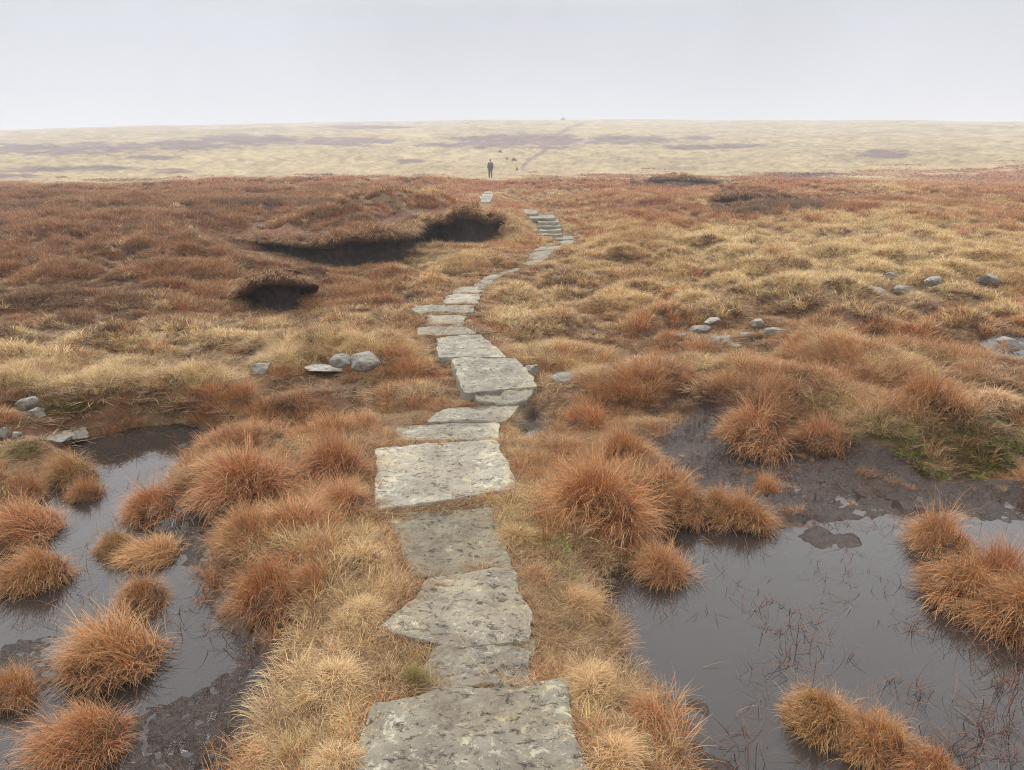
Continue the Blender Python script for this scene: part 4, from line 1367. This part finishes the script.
    for key, m, c_, hs in (('straw', isS, cs, 0.85), ('rust', ~isH & ~isS, cr, 1.0), ('heath', isH, ch, 0.85)):
        c_ = np.clip(c_ * (1 - g * 0.8) + C_GREEN * 1.2 * g * 0.8, 0.005, 0.8)[m]
        k = int(m.sum())
        wind = rng.normal(2.9, 0.9, k)
        rot = np.stack([rng.normal(0, 0.10, k), rng.normal(0, 0.10, k), wind], 1)
        s_ = size_n[m] * hs
        zl = low[m] * np.where(hill[m] > 0.5, 0.22, 1.0)
        wl = np.where(low[m] < 0.9, 0.62, 1.0)
        scl = np.stack([s_ * wl, s_ * wl, s_ * zl * rng.uniform(0.75, 1.2, k)], 1)
        idx = lod * 3 + rng.integers(0, 3, k)
        acc[key].append((np.stack([x[m], y[m], z[m]], 1), rot, scl, c_, idx))
# flattened dead litter over the bare soil
for d0, d1, dens, size in ((0.9, 5, 330, 0.12), (5, 14, 110, 0.17)):
    x, y = band(d0, d1, dens)
    z, mud, pool, sl = terrain(x, y)
    keep = (mud < 0.35) & (sl > 0.0) & (pool > -0.03)
    x, y, z = x[keep], y[keep], z[keep]
    k = len(x)
    lit = np.clip(rng.normal(0.45, 0.3, (k, 1)) + 0.3 * fbm(x / 0.3, y / 0.3, 933, 3)[:, None], 0, 1)
    cc = np.array([0.13, 0.065, 0.036]) * (1 - lit) + np.array([0.34, 0.19, 0.092]) * lit
    s_ = size * rng.uniform(0.7, 1.3, k)
    acc['rust'].append((np.stack([x, y, z + 0.004], 1), np.stack([rng.normal(0, .1, k), rng.normal(0, .1, k), rng.uniform(0, 6.28, k)], 1),
                        np.stack([s_, s_, s_ * 0.28], 1), cc, rng.integers(0, 3, k) + (0 if d1 <= 5 else 3)))
for key, coll, nm, lab in (('straw', K_STRAW, 'straw_grass', 'bleached straw-coloured moor grass covering the moor'),
                           ('rust', K_RUST, 'rust_grass', 'rust-brown deer grass covering the bog'),
                           ('heath', K_HEATH, 'heather_undergrowth', 'dark brown heather growing low over the moor')):
    A = [np.concatenate([q[j] for q in acc[key]]) for j in range(5)]
    print(nm, len(A[0]))
    scatter(nm, lab, 'heather' if key == 'heath' else 'grass', coll, *A)

# ---- moss on the wet bank
ms = []
for v in range(3):
    ms.append(clump('moss_%d' % v, 170, 0.55, 0.45, 0.035, 0.9, 0.5, 2, 0, 710 + v))
K_MOSS = proto_coll('moss_clump', ms)
x, y = band(2.4, 6.5, 1500, 0.72)
z, mud, pool, sl = terrain(x, y)
st, he, gr, hill, trk = plants(x, y, z)
k = (gr > 0.30 + 0.25 * rng.random(len(x))) & (fbm(x / 0.22, y / 0.16, 99, 3) + 0.25 * rng.normal(0, 1, len(x)) > -0.45) & (pool > -0.02) & (sl > 0.05) & (mud < 0.85)
x, y, z = x[k], y[k], z[k]
n = len(x)
cc = np.array([0.125, 0.145, 0.026]) * (1 + 0.3 * rng.normal(0, 1, (n, 1))) + fbm(x / .2, y / .2, 720, 3)[:, None] * np.array([0.045, 0.04, 0.004])
s_ = rng.uniform(0.05, 0.10, n)
scatter('moss_undergrowth', 'green moss cushions on the wet bank', 'moss', K_MOSS, np.stack([x, y, z], 1), np.stack([np.zeros(n), np.zeros(n), rng.uniform(0, 6.28, n)], 1),
        np.stack([s_, s_, s_ * 0.7], 1), np.clip(cc, 0.01, 0.4), rng.integers(0, 3, n))

# ---- straw and moss in the joints of the path
# ---- sedge stems standing and lying in the water, roots in the mud
def stems(px0, px1, py0, py1, n, lmin, lmax, zz, flat=0.3):
    out = []
    for _ in range(n):
        p_ = at(rng.uniform(px0, px1), rng.uniform(py0, py1), zz)
        out.append((p_[0], p_[1]))
    P = np.array(out)
    z_, mud, pool, sl = terrain(P[:, 0], P[:, 1])
    ok = (mud > 0.5) & (fbm(P[:, 0] / 0.22, P[:, 1] / 0.22, 990, 2) > rng.normal(-0.05, 0.25, len(P)))
    P = P[ok]; z_ = np.maximum(z_[ok], POOL_Z)
    m = len(P)
    reps = rng.integers(1, 5, m)
    I = np.repeat(np.arange(m), reps)
    k = len(I)
    lie = rng.random(k) < flat
    t0 = np.where(lie, rng.uniform(1.2, 1.5, k), rng.uniform(0.05, 0.9, k))
    t1 = np.where(lie, rng.uniform(1.5, 1.62, k), t0 + rng.uniform(0.2, 2.0, k))
    roots = np.stack([P[I, 0] + rng.normal(0, 0.012, k), P[I, 1] + rng.normal(0, 0.012, k), z_[I] + np.where(lie, 0.004, -0.01)], 1)
    return blades(roots, rng.uniform(0, 6.28, k), t0, t1, rng.uniform(lmin, lmax, k), rng.uniform(0.0012, 0.0032, k), 5, 1.6, 0.8)


ST = [stems(730, 1024, 620, 770, 420, 0.05, 0.15, POOL_Z), stems(880, 1024, 640, 770, 150, 0.06, 0.14, POOL_Z), stems(660, 960, 520, 640, 300, 0.03, 0.10, POOL_Z, 0.45), stems(660, 800, 640, 770, 25, 0.04, 0.12, POOL_Z),
      stems(80, 330, 425, 520, 420, 0.04, 0.11, POOL_Z, 0.4), stems(0, 220, 500, 640, 240, 0.03, 0.10, POOL_Z, 0.5), stems(0, 270, 640, 770, 60, 0.03, 0.11, POOL_Z, 0.5),
      stems(660, 1024, 440, 530, 800, 0.04, 0.14, POOL_Z, 0.75), stems(200, 300, 560, 700, 60, 0.05, 0.16, POOL_Z, 0.6)]
so = link('sedge_vegetation', blade_mesh('sedge_vegetation', ST), M_SEDGE, smooth=False)
so.color = (0.12, 0.055, 0.038, 1)
tag(so, 'thin brown sedge stems poking out of the bog water', 'sedge', kind='stuff')


# ------------------------------------------------------------------ the walker
def skin_body(name, verts, edges, radii, mat, parent, root_i=0, sub=2):
    me = bpy.data.meshes.new(name)
    me.from_pydata(verts, edges, [])
    me.update()
    o = link(name, me, mat, parent)
    md = o.modifiers.new('skin', 'SKIN')
    for i, r_ in enumerate(radii):
        me.skin_vertices[0].data[i].radius = r_ if isinstance(r_, tuple) else (r_, r_)
        me.skin_vertices[0].data[i].use_root = (i == root_i)
    md.use_smooth_shade = True
    sb = o.modifiers.new('sub', 'SUBSURF')
    sb.levels = sb.render_levels = sub
    return o


def build_walker():
    pz = SLAB_Z[-1]
    b = at(490.5, 178.6, pz)
    root = empty('person', (b[0], b[1], pz + 0.005), R(8))
    # pelvis, spine, head, arms, legs : facing +y (walking away)
    V = [(0, 0, 0.92), (0, 0, 1.08), (0, 0.01, 1.25), (0, 0.02, 1.40), (0, 0.03, 1.50), (0, 0.05, 1.58), (0, 0.05, 1.70),
         (-0.18, 0.02, 1.40), (-0.24, -0.05, 1.13), (-0.23, 0.06, 0.90), (-0.23, 0.10, 0.82),
         (0.18, 0.02, 1.40), (0.24, 0.05, 1.13), (0.23, 0.16, 0.92), (0.23, 0.20, 0.84),
         (-0.09, 0, 0.86), (-0.10, 0.12, 0.48), (-0.10, 0.10, 0.10), (-0.10, 0.22, 0.05),
         (0.09, 0, 0.86), (0.09, -0.04, 0.48), (0.09, -0.24, 0.14), (0.09, -0.16, 0.04)]
    E = [(0, 1), (1, 2), (2, 3), (3, 4), (4, 5), (5, 6), (3, 7), (7, 8), (8, 9), (9, 10), (3, 11), (11, 12), (12, 13), (13, 14), (0, 15), (15, 16), (16, 17), (17, 18), (0, 19), (19, 20), (20, 21), (21, 22)]
    rad = [(.15, .12), (.14, .11), (.16, .12), (.13, .10), .055, .085, .085, .065, .048, .036, .035, .065, .048, .036, .035, .09, .065, .045, .04, .09, .065, .045, .04]
    hands = []
    for s, w_, f in ((-1, 10, (0, 0.25, -1)), (1, 14, (0, 0.3, -1))):
        fx = Vector(f).normalized()
        base = Vector(V[w_])
        for j, ln_ in enumerate((0.075, 0.085, 0.08, 0.065)):
            p0 = base + Vector((0, -0.03 + 0.02 * j, -0.01))
            V.append(tuple(p0 + fx * 0.05)); a = len(V) - 1
            V.append(tuple(p0 + fx * (0.05 + ln_ * .6) + Vector((-s * 0.01, 0, 0)))); V.append(tuple(p0 + fx * (0.05 + ln_) + Vector((-s * 0.03, 0, 0))))
            E += [(w_, a), (a, a + 1), (a + 1, a + 2)]
            rad += [.010, .009, .008]
        V.append(tuple(base + Vector((-s * 0.02, 0.045, -0.03)))); a = len(V) - 1
        V.append(tuple(base + Vector((-s * 0.025, 0.06, -0.07))))
        E += [(w_, a), (a, a + 1)]
        rad += [.011, .009]
    skin_body('body', V, E, rad, M_SKIN, root)
    # jacket with hood over torso and arms
    jv = [V[0], V[1], V[2], V[3], (0, 0.02, 1.50), V[7], V[8], (-0.23, 0.05, 0.93), V[11], V[12], (0.23, 0.14, 0.95), (0, 0, 0.80)]
    je = [(0, 1), (1, 2), (2, 3), (3, 4), (3, 5), (5, 6), (6, 7), (3, 8), (8, 9), (9, 10), (0, 11)]
    skin_body('jacket', jv, je, [(.21, .16), (.20, .15), (.22, .16), (.17, .13), .10, .09, .075, .055, .09, .075, .055, (.22, .165)], M_CLOTH_DARK, root)
    tv = [(0, 0, 0.92)] + [V[i] for i in (15, 16, 17, 19, 20, 21)]
    skin_body('trousers', tv, [(0, 1), (1, 2), (2, 3), (0, 4), (4, 5), (5, 6)], [(.17, .14), .11, .085, .065, .11, .085, .065], M_TROUSER, root)
    for a, b_, c_ in ((V[17], V[18], 0), (V[21], V[22], 0)):
        skin_body('boot', [(a[0], a[1], a[2] + 0.03), (a[0], a[1] - 0.01, a[2] - 0.04), b_], [(0, 1), (1, 2)], [.06, .06, .05], M_BOOT, root)
    hv = [(0, 0.035, 1.62), (0, 0.045, 1.70), (0, 0.045, 1.77)]
    skin_body('hood', hv, [(0, 1), (1, 2)], [.105, .112, .085], M_HAT, root)
    # rucksack on the back
    skin_body('rucksack', [(0, -0.17, 1.02), (0, -0.19, 1.18), (0, -0.15, 1.38)], [(0, 1), (1, 2)], [(.14, .09), (.16, .10), (.13, .08)], M_CLOTH_DARK, root)
    tag(root, 'lone walker in dark jacket and hood walking away up the path', 'person')


build_walker()

# ------------------------------------------------------------------ far small things on the hillside
def far_tuft(px, py, w, h, colr, label, name='rush_tuft', cat='rush tuft', kind='sprig'):
    d = 84.0
    for _ in range(6):
        u, v = (px - CX) / F, (CY - py) / F
        az_ = math.atan2(u, CP + v * SP)
        x, y = d * math.sin(az_), d * math.cos(az_)
        z = terrain(np.array([x]), np.array([y]))[0][0]
        # step d until the projected row matches
        best = None
        for dd in np.linspace(70, 425, 300):
            pass
        break
    ds = np.linspace(62, 428, 900)
    xs, ys = ds * math.sin(az_), ds * math.cos(az_)
    zs = terrain(xs, ys)[0]
    pys = proj(xs, ys, zs)[1]
    i = int(np.argmin(np.abs(pys - py)))
    x, y, z = xs[i], ys[i], zs[i]
    W, H = 0.8 * w * ds[i] / F, 0.8 * h * ds[i] / F
    return x, y, z, W, H


for px, py, w, h, colr, lab in ((514, 161, 7, 4, (0.10, 0.11, 0.05), 'dark green rush clump beside the hill track'), (517, 170.5, 3, 5, (0.16, 0.12, 0.08), 'slim brown rush tuft below the green rush clump'),
                                (507, 159.5, 3, 3, (0.14, 0.09, 0.06), 'tiny dark tuft next to the green rush clump'), (500, 152.5, 6, 3, (0.15, 0.10, 0.07), 'dark tuft on the pale hillside above the walker')):
    x, y, z, W, H = far_tuft(px, py, w, h, colr, lab)
    root = empty('rush_tuft', (x, y, z))
    fo = bpy.data.objects.new('foliage', TM['sprig'][0])
    if not len(TM['sprig'][0].materials):
        TM['sprig'][0].materials.append(M_BLADE_O)
    COL.objects.link(fo)
    fo.parent = root
    fo.scale = (W, W, H / 0.5)
    fo.color = (*colr, 1)
    tag(root, lab, 'rush tuft')

# cairn on the skyline
x, y, z, W, H = far_tuft(563, 120.2, 4.5, 2.2, None, None)
bm = bmesh.new()
r_ = random.Random(5)
for lvl, (cnt, rad) in enumerate(((9, 1.0), (7, 0.7), (5, 0.45), (2, 0.15))):
    for j in range(cnt):
        a = j / cnt * 6.283 + lvl
        g = bmesh.ops.create_icosphere(bm, subdivisions=2, radius=0.34)
        for v in g['verts']:
            v.co = Vector((v.co.x * r_.uniform(.9, 1.5) + math.cos(a) * rad, v.co.y * r_.uniform(.9, 1.3) + math.sin(a) * rad, v.co.z * 0.7 + 0.15 + lvl * 0.34))
me = bpy.data.meshes.new('cairn')
bm.to_mesh(me); bm.free()
o = link('cairn', me, M_BOULDER)
o.location = (x, y, z - 0.1)
tag(o, 'tiny stone cairn on the misty skyline above the hill track', 'cairn')

# ------------------------------------------------------------------ haze
bm = bmesh.new()
bmesh.ops.create_cube(bm, size=1.0)
for v in bm.verts:
    v.co = Vector((v.co.x * 1400, v.co.y * 760 + 300, (v.co.z + 0.5) * 31.0 - 4.0))
me = bpy.data.meshes.new('haze')
bm.to_mesh(me); bm.free()
m, nt, out = new_mat('hill_haze')
pv = N(nt, 'ShaderNodeVolumePrincipled', inp={'Color': (0.84, 0.88, 0.96, 1), 'Density': 0.0021, 'Anisotropy': 0.0})
nt.links.new(pv.outputs[0], out.inputs['Volume'])
o = link('haze', me, m, smooth=False)
tag(o, 'pale mist thinning the far hillside', 'haze', kind='stuff')

# ------------------------------------------------------------------ light
SUN_EL, SUN_AZ = R(57), R(-40)      # azimuth from +y, towards -x negative
w = bpy.data.worlds.new('World')
scene.world = w
w.use_nodes = True
nt = w.node_tree
nt.nodes.clear()
out = nt.nodes.new('ShaderNodeOutputWorld')
sky = N(nt, 'ShaderNodeTexSky', sky_type='NISHITA', sun_disc=False, sun_elevation=SUN_EL, sun_rotation=SUN_AZ, air_density=1.0, dust_density=4.0, ozone_density=1.0)
hs = N(nt, 'ShaderNodeHueSaturation', inp={'Saturation': 0.15, 'Value': 1.0})
nt.links.new(sky.outputs[0], hs.inputs['Color'])
bg1 = N(nt, 'ShaderNodeBackground', inp={'Strength': 0.06})
nt.links.new(hs.outputs[0], bg1.inputs['Color'])
tc = N(nt, 'ShaderNodeTexCoord')
sx = N(nt, 'ShaderNodeSeparateXYZ')
nt.links.new(tc.outputs['Generated'], sx.inputs[0])
ramp = N(nt, 'ShaderNodeValToRGB')
cr = ramp.color_ramp
cr.elements[0].position = 0.0
cr.elements[0].color = (0.35, 0.361, 0.392, 1)
cr.elements[1].position = 1.0
cr.elements[1].color = (0.72, 0.72, 0.72, 1)
for p_, c_ in ((0.05, (0.370, 0.380, 0.406)), (0.17, (0.330, 0.341, 0.376)), (0.40, (0.98, 0.98, 1.0)), (0.7, (0.86, 0.86, 0.87))):
    e = cr.elements.new(p_)
    e.color = (*c_, 1)
nt.links.new(sx.outputs[2], ramp.inputs[0])
cl = noise(nt, tc.outputs['Generated'], 3.0, 5, 0.55)
cmul = maprange(nt, cl, 0.3, 0.7, 0.92, 1.08)
bg2 = N(nt, 'ShaderNodeBackground')
nt.links.new(ramp.outputs[0], bg2.inputs['Color'])
nt.links.new(cmul, bg2.inputs['Strength'])
mx = N(nt, 'ShaderNodeMixShader', inp={0: 0.95})
nt.links.new(bg1.outputs[0], mx.inputs[1])
nt.links.new(bg2.outputs[0], mx.inputs[2])
nt.links.new(mx.outputs[0], out.inputs['Surface'])

sd = bpy.data.lights.new('sun', 'SUN')
sd.energy = 1.5
sd.angle = R(10)
sd.color = (1.0, 0.96, 0.90)
so = bpy.data.objects.new('sun', sd)
COL.objects.link(so)
dirv = Vector((math.sin(SUN_AZ) * math.cos(SUN_EL), math.cos(SUN_AZ) * math.cos(SUN_EL), math.sin(SUN_EL)))
so.rotation_euler = dirv.to_track_quat('Z', 'Y').to_euler()
so.location = (0, 0, 60)

vs = scene.view_settings
vs.view_transform = 'Standard'
vs.look = 'None'
vs.exposure = 0.94
vs.gamma = 1.0
vs.use_curve_mapping = False
cy = scene.cycles
cy.use_denoising = True
cy.denoising_prefilter = 'NONE'
cy.max_bounces = 6
cy.diffuse_bounces = 3
cy.glossy_bounces = 2
cy.transmission_bounces = 3
cy.volume_bounces = 1
scene.cycles.filter_width = 1.05
cy.use_adaptive_sampling = True
cy.adaptive_threshold = 0.015
cy.sample_clamp_indirect = 6
